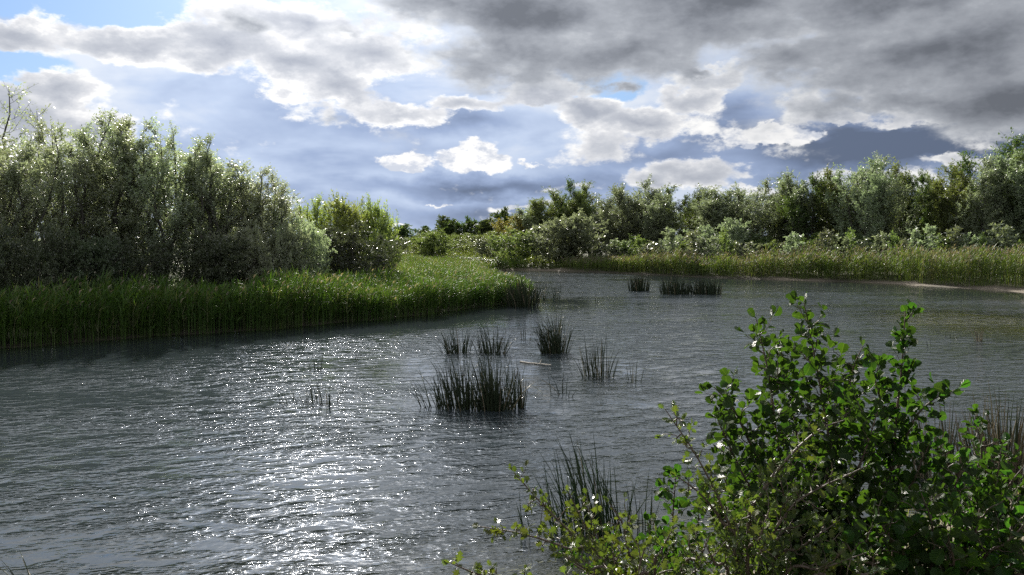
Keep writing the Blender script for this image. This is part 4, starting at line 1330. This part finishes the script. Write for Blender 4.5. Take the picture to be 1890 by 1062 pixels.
cnt.append(shrub('alder_shrub', 'dark low alder filling the bottom right corner with glinting leaves', 'alder', (1720, 3.9), [
    [(1680, 1060, 3.7), (1640, 990, 3.6), (1610, 940, 3.55)],
    [(1720, 1050, 3.7), (1720, 970, 3.6), (1700, 910, 3.6)],
    [(1770, 1050, 3.7), (1800, 980, 3.6), (1810, 930, 3.6)],
    [(1800, 1060, 3.6), (1860, 1000, 3.5), (1900, 960, 3.45)],
    [(1640, 1080, 3.6), (1580, 1030, 3.5), (1550, 980, 3.45)],
    [(1750, 1080, 3.5), (1760, 1040, 3.4), (1750, 990, 3.35)],
    [(1850, 1090, 3.6), (1900, 1060, 3.5), (1930, 1010, 3.5)],
    [(1830, 1060, 3.9), (1865, 980, 4.0), (1880, 915, 4.0)],
    [(1800, 1060, 4.0), (1840, 960, 4.1), (1850, 900, 4.1)],
    [(1860, 1060, 3.8), (1890, 1000, 3.8), (1900, 930, 3.8)],
], ALD, 44, twig_len=0.28, twig_gap=0.042, leaf_gap=0.033, size=0.072, start=0.22, group=AG)[1])
cnt.append(shrub('alder_shrub', 'small upright young alder left of the tallest, above the hawthorn', 'alder', (1245, 4.8), [
    [(1243, 1040, 4.75), (1242, 950, 4.75), (1248, 878, 4.7)],
    [(1225, 1050, 4.75), (1205, 1000, 4.7), (1195, 965, 4.7)],
    [(1265, 1050, 4.8), (1285, 990, 4.8), (1290, 940, 4.8)],
], ALD, 45, twig_len=0.16, twig_gap=0.045, leaf_gap=0.034, size=0.072, start=0.25, group=AG)[1])
cnt.append(shrub('alder_shrub', 'low dark alder hidden behind the spreading hawthorn at the bottom centre', 'alder', (1180, 4.4), [
    [(1180, 1080, 4.3), (1150, 1040, 4.3), (1110, 1005, 4.3)],
    [(1150, 1090, 4.2), (1090, 1060, 4.2), (1040, 1030, 4.2)],
    [(1220, 1080, 4.3), (1225, 1040, 4.3), (1210, 1000, 4.3)],
    [(1260, 1090, 4.3), (1290, 1050, 4.3), (1310, 1020, 4.3)],
], ALD, 48, twig_len=0.2, twig_gap=0.05, leaf_gap=0.034, size=0.06, start=0.3, group=AG)[1])
HG = 'hawthorns on the near bank'
cnt.append(shrub('hawthorn_bush', 'spreading hawthorn bush reaching out over the water at the bottom centre', 'hawthorn', (1230, 3.5), [
    ([(1130, 1062, 3.5), (1060, 990, 3.5), (1000, 930, 3.5), (948, 872, 3.5)], dict(twig=0.12, start=0.5, r0=0.008)),
    ([(1130, 1060, 3.45), (1040, 1010, 3.4), (960, 985, 3.4), (886, 972, 3.4)], dict(twig=0.10, start=0.5, r0=0.008)),
    ([(1100, 1100, 3.4), (1000, 1085, 3.35), (900, 1066, 3.35), (832, 1040, 3.3)], dict(twig=0.08, start=0.6)),
    [(1150, 1080, 3.6), (1110, 1020, 3.6), (1080, 970, 3.6), (1050, 910, 3.6)],
    [(1180, 1080, 3.5), (1160, 1020, 3.5), (1150, 970, 3.5), (1125, 930, 3.5)],
    [(1210, 1080, 3.4), (1220, 1020, 3.4), (1240, 980, 3.4)],
    [(1140, 1090, 3.3), (1080, 1050, 3.25), (1030, 1020, 3.25)],
    [(1250, 1080, 3.4), (1290, 1030, 3.3), (1310, 990, 3.3)],
    [(1200, 1100, 3.2), (1180, 1060, 3.15), (1190, 1010, 3.15)],
], HAW, 46, twig_len=0.22, twig_gap=0.036, leaf_gap=0.022, size=0.05, start=0.35, group=HG)[1])
cnt.append(shrub('hawthorn_bush', 'yellow-green hawthorn bush growing through the front of the tallest alder', 'hawthorn', (1390, 3.5), [
    ([(1368, 1062, 3.4), (1338, 950, 3.4), (1290, 850, 3.4), (1228, 756, 3.4)], dict(twig=0.10, start=0.45, bare=0.5, gap=0.06, r0=0.009)),
    ([(1380, 1000, 3.4), (1400, 920, 3.4), (1450, 850, 3.4), (1510, 795, 3.4), (1560, 775, 3.4)], dict(twig=0.10, start=0.45, gap=0.05)),
    [(1400, 1062, 3.4), (1430, 980, 3.3), (1480, 920, 3.3), (1600, 860, 3.3)],
    [(1420, 1070, 3.4), (1480, 1010, 3.3), (1550, 960, 3.3)],
    [(1360, 1040, 3.4), (1330, 960, 3.4), (1290, 910, 3.4), (1250, 880, 3.4)],
    [(1440, 1090, 3.3), (1520, 1050, 3.2), (1600, 1020, 3.2)],
    [(1380, 1060, 3.3), (1400, 1000, 3.2), (1420, 940, 3.2)],
    [(1350, 1090, 3.3), (1320, 1040, 3.2), (1300, 1000, 3.2)],
    [(1480, 1100, 3.2), (1560, 1070, 3.1), (1640, 1050, 3.1)],
    [(1420, 1060, 3.5), (1450, 960, 3.5), (1440, 880, 3.5)],
], HAW, 47, twig_len=0.22, twig_gap=0.038, leaf_gap=0.024, size=0.05, start=0.35, group=HG)[1])
print('leaf sites', cnt)
